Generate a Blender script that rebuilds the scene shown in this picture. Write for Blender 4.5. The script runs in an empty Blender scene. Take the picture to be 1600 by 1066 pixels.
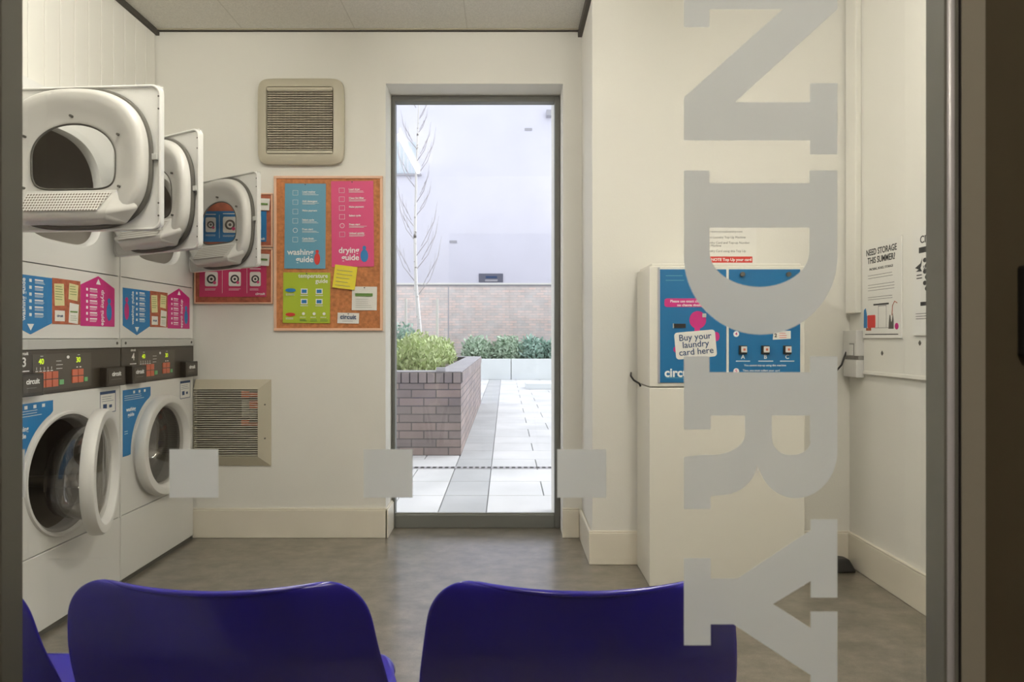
import bpy, bmesh, math, random
from mathutils import Vector, Matrix
random.seed(7)
C = bpy.context.scene.collection
PI = math.pi
R = math.radians

# ------------------------------------------------------------------ camera, sky, exposure
scn = bpy.context.scene
cd = bpy.data.cameras.new('camera'); cam = bpy.data.objects.new('camera', cd); C.objects.link(cam)
cam.location = (0, 0, 1.071); cam.rotation_euler = (PI/2, 0, 0)
cd.sensor_width = 36; cd.lens = 24.0; cd.shift_x = 0.00625; cd.shift_y = -0.0031
cd.clip_start = 0.02
cd.dof.use_dof = True; cd.dof.focus_distance = 3.4; cd.dof.aperture_fstop = 11
scn.camera = cam
scn.view_settings.view_transform = 'Standard'; scn.view_settings.look = 'None'
scn.view_settings.gamma = 1; scn.view_settings.use_curve_mapping = False
scn.view_settings.exposure = 0.24
w = bpy.data.worlds.new('overcast'); scn.world = w; w.use_nodes = True
w.node_tree.nodes['Background'].inputs[0].default_value = (0.87, 0.91, 1.0, 1)
w.node_tree.nodes['Background'].inputs[1].default_value = 1.55
sd = bpy.data.lights.new('overcast_sun', 'SUN'); sun = bpy.data.objects.new('overcast_sun', sd); C.objects.link(sun)
sd.energy = 1.9; sd.angle = R(50); sd.color = (.97, .98, 1.0); sun.location = (3, 6, 9)
sun.rotation_euler = Vector((1.0, .25, 1.1)).to_track_quat('Z', 'Y').to_euler()
TUBE = 105.0
TUBE_FILL = 115.0        # emission of the room's fluorescent tubes; the second is added fill, out of view
CORR = 120.0         # emission of the corridor tube, added behind the camera as fill

# ------------------------------------------------------------------ materials
def mat(name, col, rough=0.5, metal=0.0, spec=0.5, var=0.0, vscale=4.0, bump=0.0, bscale=40.0, coat=0.0):
    m = bpy.data.materials.new(name); m.use_nodes = True
    nt = m.node_tree; b = nt.nodes['Principled BSDF']
    b.inputs['Base Color'].default_value = (*col, 1)
    b.inputs['Roughness'].default_value = rough; b.inputs['Metallic'].default_value = metal
    b.inputs['Specular IOR Level'].default_value = spec
    b.inputs['Coat Weight'].default_value = coat
    if var or bump:
        tc = nt.nodes.new('ShaderNodeTexCoord')
    if var:
        n = nt.nodes.new('ShaderNodeTexNoise'); n.inputs['Scale'].default_value = vscale; n.inputs['Detail'].default_value = 6
        r = nt.nodes.new('ShaderNodeValToRGB')
        r.color_ramp.elements[0].position = .3; r.color_ramp.elements[1].position = .7
        r.color_ramp.elements[0].color = (*[c*(1-var) for c in col], 1)
        r.color_ramp.elements[1].color = (*[min(1, c*(1+var)) for c in col], 1)
        nt.links.new(tc.outputs['Object'], n.inputs['Vector']); nt.links.new(n.outputs['Fac'], r.inputs['Fac'])
        nt.links.new(r.outputs['Color'], b.inputs['Base Color'])
    if bump:
        n2 = nt.nodes.new('ShaderNodeTexNoise'); n2.inputs['Scale'].default_value = bscale; n2.inputs['Detail'].default_value = 4
        bp = nt.nodes.new('ShaderNodeBump'); bp.inputs['Strength'].default_value = bump; bp.inputs['Distance'].default_value = .01
        nt.links.new(tc.outputs['Object'], n2.inputs['Vector']); nt.links.new(n2.outputs['Fac'], bp.inputs['Height'])
        nt.links.new(bp.outputs['Normal'], b.inputs['Normal'])
    return m

def emis(name, col, s):
    m = bpy.data.materials.new(name); m.use_nodes = True
    b = m.node_tree.nodes['Principled BSDF']
    b.inputs['Base Color'].default_value = (*col, 1)
    b.inputs['Emission Color'].default_value = (*col, 1); b.inputs['Emission Strength'].default_value = s
    return m

def thin_glass(name, tint=(1, 1, 1), ior=1.45, rough=0.0, strength=1.0):
    m = bpy.data.materials.new(name); m.use_nodes = True; nt = m.node_tree
    for n in list(nt.nodes): nt.nodes.remove(n)
    o = nt.nodes.new('ShaderNodeOutputMaterial'); mx = nt.nodes.new('ShaderNodeMixShader')
    t = nt.nodes.new('ShaderNodeBsdfTransparent'); g = nt.nodes.new('ShaderNodeBsdfGlossy'); f = nt.nodes.new('ShaderNodeLayerWeight')
    t.inputs[0].default_value = (*tint, 1); g.inputs['Roughness'].default_value = rough; f.inputs['Blend'].default_value = .5
    f0 = 2*((ior-1)/(ior+1))**2*strength   # both faces of a thin sheet
    pw = nt.nodes.new('ShaderNodeMath'); pw.operation = 'POWER'; pw.inputs[1].default_value = 5
    nt.links.new(f.outputs['Facing'], pw.inputs[0])
    mm = nt.nodes.new('ShaderNodeMath'); mm.operation = 'MULTIPLY_ADD'; mm.inputs[1].default_value = 1-f0; mm.inputs[2].default_value = f0
    nt.links.new(pw.outputs[0], mm.inputs[0]); nt.links.new(mm.outputs[0], mx.inputs[0])
    nt.links.new(t.outputs[0], mx.inputs[1]); nt.links.new(g.outputs[0], mx.inputs[2]); nt.links.new(mx.outputs[0], o.inputs[0])
    return m

def frost():
    m = bpy.data.materials.new('frosted_vinyl'); m.use_nodes = True; nt = m.node_tree
    for n in list(nt.nodes): nt.nodes.remove(n)
    o = nt.nodes.new('ShaderNodeOutputMaterial')
    d = nt.nodes.new('ShaderNodeBsdfDiffuse'); d.inputs[0].default_value = (.34, .36, .37, 1)
    tl = nt.nodes.new('ShaderNodeBsdfTranslucent'); tl.inputs[0].default_value = (.66, .67, .66, 1)
    tr = nt.nodes.new('ShaderNodeBsdfRefraction'); tr.inputs['Color'].default_value = (.8, .8, .8, 1); tr.inputs['Roughness'].default_value = .42; tr.inputs['IOR'].default_value = 1.25
    a = nt.nodes.new('ShaderNodeAddShader')
    mx = nt.nodes.new('ShaderNodeMixShader'); mx.inputs[0].default_value = .35
    nt.links.new(d.outputs[0], a.inputs[0]); nt.links.new(tl.outputs[0], a.inputs[1])
    nt.links.new(a.outputs[0], mx.inputs[1]); nt.links.new(tr.outputs[0], mx.inputs[2]); nt.links.new(mx.outputs[0], o.inputs[0])
    return m

def brick_mat(name, c1, c2, mortar, bw=.225, bh=.075, msize=.01, soldier=False):
    m = bpy.data.materials.new(name); m.use_nodes = True; nt = m.node_tree; b = nt.nodes['Principled BSDF']
    tc = nt.nodes.new('ShaderNodeTexCoord'); sp = nt.nodes.new('ShaderNodeSeparateXYZ'); ad = nt.nodes.new('ShaderNodeMath'); ad.operation = 'ADD'
    cb = nt.nodes.new('ShaderNodeCombineXYZ'); br = nt.nodes.new('ShaderNodeTexBrick')
    nt.links.new(tc.outputs['Object'], sp.inputs[0]); nt.links.new(sp.outputs[0], ad.inputs[0]); nt.links.new(sp.outputs[1], ad.inputs[1])
    nt.links.new(ad.outputs[0], cb.inputs[0]); nt.links.new(sp.outputs[2], cb.inputs[1]); nt.links.new(cb.outputs[0], br.inputs['Vector'])
    br.inputs['Scale'].default_value = 1; br.inputs['Brick Width'].default_value = bw; br.inputs['Row Height'].default_value = bh
    br.inputs['Mortar Size'].default_value = msize/2; br.inputs['Mortar Smooth'].default_value = .3
    if soldier: br.offset = 0
    br.inputs['Color1'].default_value = (*c1, 1); br.inputs['Color2'].default_value = (*c2, 1); br.inputs['Mortar'].default_value = (*mortar, 1)
    n = nt.nodes.new('ShaderNodeTexNoise'); n.inputs['Scale'].default_value = 3.0; n.inputs['Detail'].default_value = 8
    mx = nt.nodes.new('ShaderNodeMixRGB'); mx.blend_type = 'OVERLAY'; mx.inputs[0].default_value = .45
    nt.links.new(tc.outputs['Object'], n.inputs['Vector'])
    nt.links.new(br.outputs['Color'], mx.inputs[1]); nt.links.new(n.outputs['Fac'], mx.inputs[2]); nt.links.new(mx.outputs[0], b.inputs['Base Color'])
    bp = nt.nodes.new('ShaderNodeBump'); bp.inputs['Strength'].default_value = .6; bp.inputs['Distance'].default_value = .006; bp.invert = True
    nt.links.new(br.outputs['Fac'], bp.inputs['Height']); nt.links.new(bp.outputs['Normal'], b.inputs['Normal'])
    b.inputs['Roughness'].default_value = .9
    return m

def grid_mat(name, base, line, bx, by, lw, axes=(0, 1), off=(0, 0), rough=.8, var=.06, vs=60, bump=.3):
    """rectangular tiling in object space"""
    m = bpy.data.materials.new(name); m.use_nodes = True; nt = m.node_tree; b = nt.nodes['Principled BSDF']
    tc = nt.nodes.new('ShaderNodeTexCoord'); sp = nt.nodes.new('ShaderNodeSeparateXYZ'); nt.links.new(tc.outputs['Object'], sp.inputs[0])
    outs = []
    for ax, per, o in ((axes[0], bx, off[0]), (axes[1], by, off[1])):
        s = nt.nodes.new('ShaderNodeMath'); s.operation = 'SUBTRACT'; s.inputs[1].default_value = o - 50*per
        d = nt.nodes.new('ShaderNodeMath'); d.operation = 'DIVIDE'; d.inputs[1].default_value = per
        f = nt.nodes.new('ShaderNodeMath'); f.operation = 'FRACT'
        l = nt.nodes.new('ShaderNodeMath'); l.operation = 'LESS_THAN'; l.inputs[1].default_value = lw/per
        nt.links.new(sp.outputs[ax], s.inputs[0]); nt.links.new(s.outputs[0], d.inputs[0]); nt.links.new(d.outputs[0], f.inputs[0]); nt.links.new(f.outputs[0], l.inputs[0])
        outs.append(l.outputs[0])
    mxm = nt.nodes.new('ShaderNodeMath'); mxm.operation = 'MAXIMUM'; nt.links.new(outs[0], mxm.inputs[0]); nt.links.new(outs[1], mxm.inputs[1])
    n = nt.nodes.new('ShaderNodeTexNoise'); n.inputs['Scale'].default_value = vs; n.inputs['Detail'].default_value = 5
    nt.links.new(tc.outputs['Object'], n.inputs['Vector'])
    r = nt.nodes.new('ShaderNodeValToRGB'); r.color_ramp.elements[0].position = .35; r.color_ramp.elements[1].position = .65
    r.color_ramp.elements[0].color = (*[c*(1-var) for c in base], 1); r.color_ramp.elements[1].color = (*[min(1, c*(1+var)) for c in base], 1)
    nt.links.new(n.outputs['Fac'], r.inputs[0])
    mx = nt.nodes.new('ShaderNodeMixRGB'); nt.links.new(mxm.outputs[0], mx.inputs[0]); nt.links.new(r.outputs[0], mx.inputs[1]); mx.inputs[2].default_value = (*line, 1)
    nt.links.new(mx.outputs[0], b.inputs['Base Color']); b.inputs['Roughness'].default_value = rough
    bp = nt.nodes.new('ShaderNodeBump'); bp.inputs['Strength'].default_value = bump; bp.inputs['Distance'].default_value = .004
    nt.links.new(n.outputs['Fac'], bp.inputs['Height']); nt.links.new(bp.outputs['Normal'], b.inputs['Normal'])
    return m

def floor_mat():
    m = bpy.data.materials.new('vinyl_floor'); m.use_nodes = True; nt = m.node_tree; b = nt.nodes['Principled BSDF']
    tc = nt.nodes.new('ShaderNodeTexCoord')
    a = nt.nodes.new('ShaderNodeTexNoise'); a.inputs['Scale'].default_value = 8; a.inputs['Detail'].default_value = 9; a.inputs['Roughness'].default_value = .7
    mp = nt.nodes.new('ShaderNodeMapping'); mp.inputs['Scale'].default_value = (1, 1.3, 1)
    nt.links.new(tc.outputs['Object'], mp.inputs[0]); nt.links.new(mp.outputs[0], a.inputs['Vector'])
    r = nt.nodes.new('ShaderNodeValToRGB'); e = r.color_ramp.elements
    e[0].position = .36; e[0].color = (.10, .085, .06, 1); e[1].position = .66; e[1].color = (.225, .195, .155, 1)
    nt.links.new(a.outputs['Fac'], r.inputs[0])
    g = nt.nodes.new('ShaderNodeTexNoise'); g.inputs['Scale'].default_value = 300; g.inputs['Detail'].default_value = 2
    nt.links.new(tc.outputs['Object'], g.inputs['Vector'])
    mx = nt.nodes.new('ShaderNodeMixRGB'); mx.blend_type = 'OVERLAY'; mx.inputs[0].default_value = .6
    nt.links.new(r.outputs[0], mx.inputs[1]); nt.links.new(g.outputs['Fac'], mx.inputs[2]); nt.links.new(mx.outputs[0], b.inputs['Base Color'])
    rr = nt.nodes.new('ShaderNodeMapRange'); rr.inputs['To Min'].default_value = .24; rr.inputs['To Max'].default_value = .42
    nt.links.new(a.outputs['Fac'], rr.inputs['Value']); nt.links.new(rr.outputs[0], b.inputs['Roughness'])
    b.inputs['Specular IOR Level'].default_value = .7; b.inputs['Coat Weight'].default_value = .7; b.inputs['Coat Roughness'].default_value = .2
    return m

def holes_mat(name, base, dark, per, rad):
    """perforated sheet: a grid of round holes in the object's own x / z"""
    m = bpy.data.materials.new(name); m.use_nodes = True; nt = m.node_tree; b = nt.nodes['Principled BSDF']
    tc = nt.nodes.new('ShaderNodeTexCoord'); sc = nt.nodes.new('ShaderNodeVectorMath'); sc.operation = 'SCALE'; sc.inputs['Scale'].default_value = 1/per
    ad = nt.nodes.new('ShaderNodeVectorMath'); ad.operation = 'ADD'; ad.inputs[1].default_value = (100, 0, 100)
    fr = nt.nodes.new('ShaderNodeVectorMath'); fr.operation = 'FRACTION'
    sb = nt.nodes.new('ShaderNodeVectorMath'); sb.operation = 'SUBTRACT'; sb.inputs[1].default_value = (.5, 0, .5)
    ml = nt.nodes.new('ShaderNodeVectorMath'); ml.operation = 'MULTIPLY'; ml.inputs[1].default_value = (1, 0, 1)
    ln = nt.nodes.new('ShaderNodeVectorMath'); ln.operation = 'LENGTH'
    lt = nt.nodes.new('ShaderNodeMath'); lt.operation = 'LESS_THAN'; lt.inputs[1].default_value = rad/per
    nt.links.new(tc.outputs['Object'], sc.inputs[0]); nt.links.new(sc.outputs[0], ad.inputs[0]); nt.links.new(ad.outputs[0], fr.inputs[0])
    nt.links.new(fr.outputs[0], sb.inputs[0]); nt.links.new(sb.outputs[0], ml.inputs[0]); nt.links.new(ml.outputs[0], ln.inputs[0]); nt.links.new(ln.outputs['Value'], lt.inputs[0])
    mx = nt.nodes.new('ShaderNodeMixRGB'); mx.inputs[1].default_value = (*base, 1); mx.inputs[2].default_value = (*dark, 1)
    nt.links.new(lt.outputs[0], mx.inputs[0]); nt.links.new(mx.outputs[0], b.inputs['Base Color']); b.inputs['Roughness'].default_value = .45
    return m

def birch_mat():
    m = mat('birch_bark', (.78, .77, .76), .8)
    nt = m.node_tree; b = nt.nodes['Principled BSDF']
    tc = nt.nodes.new('ShaderNodeTexCoord'); mp = nt.nodes.new('ShaderNodeMapping'); mp.inputs['Scale'].default_value = (6, 6, 14)
    n = nt.nodes.new('ShaderNodeTexNoise'); n.inputs['Scale'].default_value = 1.3; n.inputs['Detail'].default_value = 3
    r = nt.nodes.new('ShaderNodeValToRGB'); r.color_ramp.elements[0].position = .34; r.color_ramp.elements[0].color = (.12, .11, .1, 1)
    r.color_ramp.elements[1].position = .42; r.color_ramp.elements[1].color = (.82, .81, .8, 1)
    nt.links.new(tc.outputs['Object'], mp.inputs[0]); nt.links.new(mp.outputs[0], n.inputs['Vector']); nt.links.new(n.outputs['Fac'], r.inputs[0]); nt.links.new(r.outputs[0], b.inputs['Base Color'])
    return m

M = dict(
    wall=mat('cream_wall', (.775, .76, .70), .75, var=.02, vscale=1.5, bump=.06, bscale=120),
    plank=mat('painted_boards', (.80, .785, .72), .5, var=.02, vscale=3),
    skirt=mat('cream_gloss_skirting', (.76, .71, .60), .35, var=.03, vscale=5),
    floor=floor_mat(),
    ceil=grid_mat('ceiling_tile', (.70, .68, .62), (.58, .56, .50), .6, .6, .006, off=(-1.408, .065), rough=.9, var=.07, vs=130, bump=.5),
    gap=mat('dark_shadow_gap', (.06, .055, .045), .7),
    alu=mat('grey_powder_coat', (.155, .16, .145), .45, spec=.4),
    alu_l=mat('light_grey_aluminium', (.21, .21, .175), .4),
    alu_d=mat('dark_olive_frame', (.13, .125, .095), .4),
    jamb=mat('taupe_jamb', (.42, .40, .31), .5),
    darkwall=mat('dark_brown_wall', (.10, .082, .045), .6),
    black=mat('black_plastic', (.012, .011, .01), .45),
    steel=mat('satin_pale_steel', (.85, .85, .86), .35, metal=.2),
    glass=thin_glass('window_glass', ior=1.45, strength=.5),
    fglass=thin_glass('door_glass', tint=(.985, .985, .975), ior=1.42),
    dglass=thin_glass('dryer_window_glass', tint=(.93, .94, .93), ior=1.5),
    bglass=thin_glass('washer_bowl_glass', tint=(.84, .83, .81), ior=1.55, strength=1.8),
    frost=frost(),
    white=mat('white_enamel', (.74, .735, .70), .28, spec=.5),
    white2=mat('white_plastic', (.70, .69, .66), .35),
    liner=mat('grey_white_liner', (.60, .59, .55), .3),
    gasket=mat('dark_grey_gasket', (.10, .095, .08), .7),
    lgasket=mat('pale_grey_gasket', (.32, .31, .29), .5),
    drum=mat('dark_steel_drum', (.20, .17, .14), .4, metal=.3),
    ddrum=mat('dryer_drum', (.34, .31, .27), .45, metal=.2),
    seam=mat('seam_black', (.03, .03, .03), .8),
    cpanel=mat('control_panel_brown', (.050, .040, .027), .3),
    cinset=mat('control_inset', (.085, .073, .056), .3),
    reader=mat('card_reader_black', (.026, .020, .013), .3),
    silver=mat('silver_trim', (.50, .50, .47), .35),
    orange_b=mat('orange_buttons', (.62, .16, .085), .4),
    green_b=mat('green_button', (.18, .5, .2), .4),
    led=emis('display_digits', (.55, .75, .02), .55),
    blue=mat('poster_blue', (.012, .19, .46), .45),
    blue2=mat('poster_soft_blue', (.115, .33, .46), .5),
    blue3=mat('machine_panel_blue', (.0, .14, .34), .4),
    navy=mat('ink_navy', (.02, .06, .16), .5),
    pink=mat('poster_pink', (.56, .018, .20), .45),
    pink2=mat('poster_soft_pink', (.68, .06, .20), .5),
    pink3=mat('poster_dark_pink', (.56, .03, .13), .5),
    green=mat('poster_green', (.40, .52, .025), .5),
    yellow=mat('sticky_yellow', (.82, .70, .04), .6),
    pale=mat('note_pale_yellow', (.72, .68, .36), .6),
    paper=mat('white_paper', (.80, .79, .74), .6),
    cork=mat('cork', (.50, .19, .065), .85, var=.25, vscale=60, bump=.2, bscale=150),
    cork2=mat('cork_red', (.42, .12, .06), .85, var=.25, vscale=50, bump=.2, bscale=150),
    cframe=mat('peach_board_frame', (.80, .50, .34), .5),
    ink=mat('ink_white', (.88, .88, .86), .5),
    inkb=mat('ink_black', (.03, .03, .03), .6),
    inkg=mat('ink_grey', (.25, .25, .24), .6),
    inkgr=mat('ink_green', (.12, .24, .05), .6),
    red=mat('ink_red', (.62, .04, .03), .5),
    vent=mat('cream_vent_plastic', (.52, .48, .37), .4),
    slat=mat('vent_slat', (.45, .41, .31), .5),
    slat2=mat('vent_slat_grey', (.60, .57, .48), .5),
    vback=mat('vent_back', (.20, .18, .14), .8),
    vorange=mat('orange_panel', (.92, .26, .12), .6),
    cab=mat('cabinet_cream', (.76, .74, .66), .4),
    chair=mat('royal_blue_plastic', (.020, .014, .30), .2, spec=.6),
    cleg=mat('black_tube', (.02, .02, .022), .4),
    pave=None, lav=mat('lavender_render', (.74, .74, .83), .9, var=.03, vscale=.8),
    facade=mat('outer_facade', (.55, .52, .5), .9),
    brick_n=brick_mat('planter_brick', (.38, .305, .28), (.28, .245, .24), (.17, .155, .15), msize=.012),
    brick_s=brick_mat('planter_soldier_brick', (.36, .31, .30), (.27, .24, .24), (.32, .27, .26), bw=.078, bh=.4, msize=.002, soldier=True),
    brick_f=brick_mat('far_brick', (.84, .68, .62), (.66, .62, .60), (.58, .56, .55), msize=.016),
    cop=mat('grey_coping', (.36, .35, .37), .8, var=.08, vscale=6),
    lowwall=mat('pale_low_wall', (.76, .80, .80), .8, var=.05, vscale=2),
    soil=mat('soil', (.10, .08, .06), .95, var=.3, vscale=20),
    leaf1=mat('yellow_green_leaf', (.54, .64, .32), .55, var=.25, vscale=8),
    leaf2=mat('blue_green_leaf', (.36, .52, .44), .55, var=.25, vscale=8),
    leaf3=mat('grey_green_leaf', (.46, .58, .44), .55, var=.25, vscale=8),
    twig=mat('twig', (.30, .22, .16), .8),
    bark=birch_mat(), btwig=mat('birch_twig', (.50, .47, .50), .8),
    dwin=mat('dark_window', (.14, .15, .20), .3),
    curtain=mat('pale_curtain', (.62, .70, .76), .7),
    plate=mat('grey_plate', (.42, .42, .46), .6),
    corr=mat('corridor_wall', (.17, .135, .13), .7),
    corrf=mat('corridor_floor', (.09, .075, .065), .5),
    tube=emis('fluorescent_tube', (1.0, .965, .90), TUBE), tube_fill=emis('added_fill_tube', (1.0, .965, .90), TUBE_FILL), ctube=emis('corridor_fill_tube', (1.0, .9, .78), CORR),
    grille=holes_mat('perforated_white', (.70, .69, .64), (.16, .13, .10), .0095, .0033),
)

# ------------------------------------------------------------------ mesh helpers
class MB:
    def __init__(s): s.v = []; s.f = []; s.mi = []; s.cur = 0
    def add(s, vs, fs):
        n = len(s.v); s.v += [tuple(p) for p in vs]; s.f += [tuple(i+n for i in f) for f in fs]; s.mi += [s.cur]*len(fs); return s
    def box(s, x0, x1, y0, y1, z0, z1):
        return s.add([(x0,y0,z0),(x1,y0,z0),(x1,y1,z0),(x0,y1,z0),(x0,y0,z1),(x1,y0,z1),(x1,y1,z1),(x0,y1,z1)],
                     [(0,3,2,1),(4,5,6,7),(0,1,5,4),(1,2,6,5),(2,3,7,6),(3,0,4,7)])
    def prism(s, poly, y0, y1):
        """outline in x,z extruded from y0 to y1"""
        n = len(poly)
        vs = [(x, y0, z) for x, z in poly] + [(x, y1, z) for x, z in poly]
        fs = [tuple(range(n)), tuple(range(2*n-1, n-1, -1))] + [(i, i+n, (i+1) % n+n, (i+1) % n) for i in range(n)]
        return s.add(vs, fs)
    def loft(s, rings, cap0=False, cap1=False):
        n = len(rings[0]); vs = [p for r in rings for p in r]; fs = []
        for k in range(len(rings)-1):
            for i in range(n):
                j = (i+1) % n
                fs.append((k*n+i, k*n+j, (k+1)*n+j, (k+1)*n+i))
        if cap0: fs.append(tuple(range(n-1, -1, -1)))
        if cap1: fs.append(tuple((len(rings)-1)*n+i for i in range(n)))
        return s.add(vs, fs)
    def tube(s, pts, r, n=8, r1=None):
        pts = [Vector(p) for p in pts]; rings = []
        up = Vector((0.123, 0.31, 1)).normalized()
        for i, p in enumerate(pts):
            d = (pts[min(i+1, len(pts)-1)] - pts[max(i-1, 0)]).normalized()
            a = d.cross(up).normalized(); b = d.cross(a).normalized()
            rr = r if r1 is None else r + (r1-r)*i/(len(pts)-1)
            rings.append([tuple(p + a*math.cos(2*PI*k/n)*rr + b*math.sin(2*PI*k/n)*rr) for k in range(n)])
        return s.loft(rings, True, True)
    def quad_hole(s, x0, x1, z0, z1, ring, y):
        """rectangle with a hole of the outline ring [(x,z)...] at depth y"""
        cx = sum(p[0] for p in ring)/len(ring); cz = sum(p[1] for p in ring)/len(ring); outer = []
        for x, z in ring:
            dx, dz = x-cx, z-cz; t = 1e9
            if dx > 1e-9: t = min(t, (x1-cx)/dx)
            if dx < -1e-9: t = min(t, (x0-cx)/dx)
            if dz > 1e-9: t = min(t, (z1-cz)/dz)
            if dz < -1e-9: t = min(t, (z0-cz)/dz)
            outer.append([cx+dx*t, cz+dz*t])
        for c in ((x0,z0),(x1,z0),(x1,z1),(x0,z1)):
            k = min(range(len(outer)), key=lambda i: (outer[i][0]-c[0])**2+(outer[i][1]-c[1])**2); outer[k] = list(c)
        n = len(ring); vs = [(a, y, b) for a, b in outer] + [(a, y, b) for a, b in ring]
        return s.add(vs, [(i, (i+1) % n, (i+1) % n+n, i+n) for i in range(n)])

def link(name, me, m, parent=None, loc=None, rot=None, smooth=False, bevel=0, seg=2):
    me.name = name
    o = bpy.data.objects.new(name, me); C.objects.link(o)
    for x in (m if isinstance(m, (list, tuple)) else [m]): me.materials.append(M[x] if isinstance(x, str) else x)
    if parent: o.parent = parent
    if loc: o.location = loc
    if rot: o.rotation_euler = rot
    if smooth:
        for p in me.polygons: p.use_smooth = True
    if bevel:
        b = o.modifiers.new('bevel', 'BEVEL'); b.width = bevel; b.segments = seg; b.limit_method = 'ANGLE'; b.angle_limit = R(40)
    return o

def obj(name, mb, m, parent=None, loc=None, rot=None, smooth=False, bevel=0, seg=2, kind=None, label=None, auto=False):
    me = bpy.data.meshes.new(name); me.from_pydata(mb.v, [], mb.f)
    bm = bmesh.new(); bm.from_mesh(me); bmesh.ops.recalc_face_normals(bm, faces=bm.faces); bm.to_mesh(me); bm.free()
    for p, i in zip(me.polygons, mb.mi): p.material_index = i
    me.update()
    o = link(name, me, m, parent, loc, rot, smooth, bevel, seg)
    if auto:
        for p in me.polygons: p.use_smooth = True
        e = o.modifiers.new('split', 'EDGE_SPLIT'); e.split_angle = R(38)
    if kind: o['kind'] = kind
    if label: o['label'] = label
    return o

def box(name, x0, x1, y0, y1, z0, z1, m, parent=None, **k): return obj(name, MB().box(x0,x1,y0,y1,z0,z1), m, parent, **k)
def tag(o, label, cat, group=None):
    o['label'] = label; o['category'] = cat
    if group: o['group'] = group
    return o
def thing(name, label, cat, loc=(0,0,0), rz=0, group=None):
    o = bpy.data.objects.new(name, None); C.objects.link(o); o.location = loc; o.rotation_euler = (0,0,rz); o.empty_display_size = .1
    return tag(o, label, cat, group)
def struct(name, mb, m, label=None, **k):
    o = obj(name, mb, m, **k); o['kind'] = 'structure'
    if label: o['label'] = label
    return o
def dup(root):
    def cp(o, parent):
        c = o.copy(); C.objects.link(c); c.parent = parent
        for ch in [x for x in bpy.data.objects if x.parent == o]: cp(ch, c)
        return c
    return cp(root, None)

def circle(cx, cz, rx, rz, n=64): return [(cx+rx*math.cos(2*PI*i/n), cz+rz*math.sin(2*PI*i/n)) for i in range(n)]
def superell(cx, cz, a, b, p=2.6, pb=None, n=72):
    """rounded outline; pb = exponent used below the centre (squarer bottom)"""
    out = []
    for i in range(n):
        t = 2*PI*i/n; c, s_ = math.cos(t), math.sin(t); q = p if (s_ >= 0 or pb is None) else pb
        out.append((cx+a*math.copysign(abs(c)**(2/q), c), cz+b*math.copysign(abs(s_)**(2/q), s_)))
    return out
def ring3(outl, y): return [(x, y, z) for x, z in outl]
def rrect(x0, x1, z0, z1, r, n=6):
    out = []
    for cx, cz, a in ((x1-r, z0+r, -90), (x1-r, z1-r, 0), (x0+r, z1-r, 90), (x0+r, z0+r, 180)):
        for k in range(n+1):
            t = R(a+90*k/n); out.append((cx+r*math.cos(t), cz+r*math.sin(t)))
    return out

def text(name, s, size, m, parent, x, y, z, rot2=0, align='CENTER', bold=0.0, sx=1.0, facing='-y', ex=.0003, space=1.0, line=1.0):
    """writing lying in the x,z plane, readable from -y; rot2 turns it in its plane. facing '-x': readable from -x"""
    cu = bpy.data.curves.new(name, 'FONT'); cu.body = s; cu.size = size; cu.align_x = align; cu.align_y = 'CENTER'
    cu.extrude = ex; cu.offset = bold*size; cu.resolution_u = 3; cu.space_character = space; cu.space_line = line
    t = bpy.data.objects.new('tmp', cu); C.objects.link(t)
    dg = bpy.context.evaluated_depsgraph_get(); me = bpy.data.meshes.new_from_object(t.evaluated_get(dg))
    bpy.data.objects.remove(t); me.materials.clear()
    mt = Matrix.Rotation(rot2, 4, 'Z') @ Matrix.Diagonal((sx, 1, 1, 1))
    if facing == '-y': mt = Matrix.Rotation(PI/2, 4, 'X') @ mt
    else: mt = Matrix.Rotation(-PI/2, 4, 'Z') @ Matrix.Rotation(PI/2, 4, 'X') @ mt
    me.transform(Matrix.Translation((x, y, z)) @ mt)
    return link(name, me, m, parent)

def lines(mb, x0, x1, z, y, n=1, dz=.008, h=.002, jitter=.25):
    """strokes of print too small to read"""
    for k in range(n):
        e = x1 - (x1-x0)*jitter*random.random(); mb.box(x0, e, y-.0004, y, z-k*dz-h/2, z-k*dz+h/2)

# positions on the glazed back wall plane, measured from the picture
S = 3.655/1067
def bx(p): return (p-790)*S
def bz(p): return 1.071-(p-528)*S
YW = 3.665

# ------------------------------------------------------------------ the room
XL, XR, XC = -2.42, 1.63, .41
fl = struct('floor', MB().box(XL-.1, XR+.1, .70, 3.90, -.05, 0), 'floor', label='grey-brown mottled vinyl floor')
struct('ceiling', MB().box(XL-.1, XR+.1, .70, 4.2, 2.72, 2.80), 'ceil', label='suspended ceiling of square white tiles')
# wall pieces around the tall window
WX0, WX1, WZ = bx(602), bx(880), 2.436
mb = MB().box(XL-.1, WX0, YW, 3.93, -.05, 2.80).box(WX1, XC, YW, 3.93, -.05, 2.80).box(WX0, WX1, YW, 3.93, WZ, 2.80)
struct('wall_back', mb, 'wall', label='cream wall around the tall window')
struct('wall_back_right', MB().box(XC, XR+.1, 3.235, 3.93, -.05, 2.80), 'wall', label='cream wall face standing forward on the right', bevel=.003)
struct('wall_right', MB().box(XR, XR+.12, .66, 3.235, -.05, 2.80), 'wall', label='cream right wall')
mb = MB().box(XL-.1, XL, .66, 3.665, -.05, 2.80)
struct('wall_left', mb, 'wall', label='wall behind the machines')
# boarded bulkhead above the machines
mb = MB().box(XL, -1.884, .79, YW, 1.99, 2.72)
k = 3.655
while k > .80:
    mb.box(-1.885, -1.876, k-.0935, k, 1.99, 2.716); k -= .0975
struct('wall_left_boarding', mb, 'plank', label='white vertical tongue-and-groove boarding above the machines', bevel=.0025)
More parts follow.
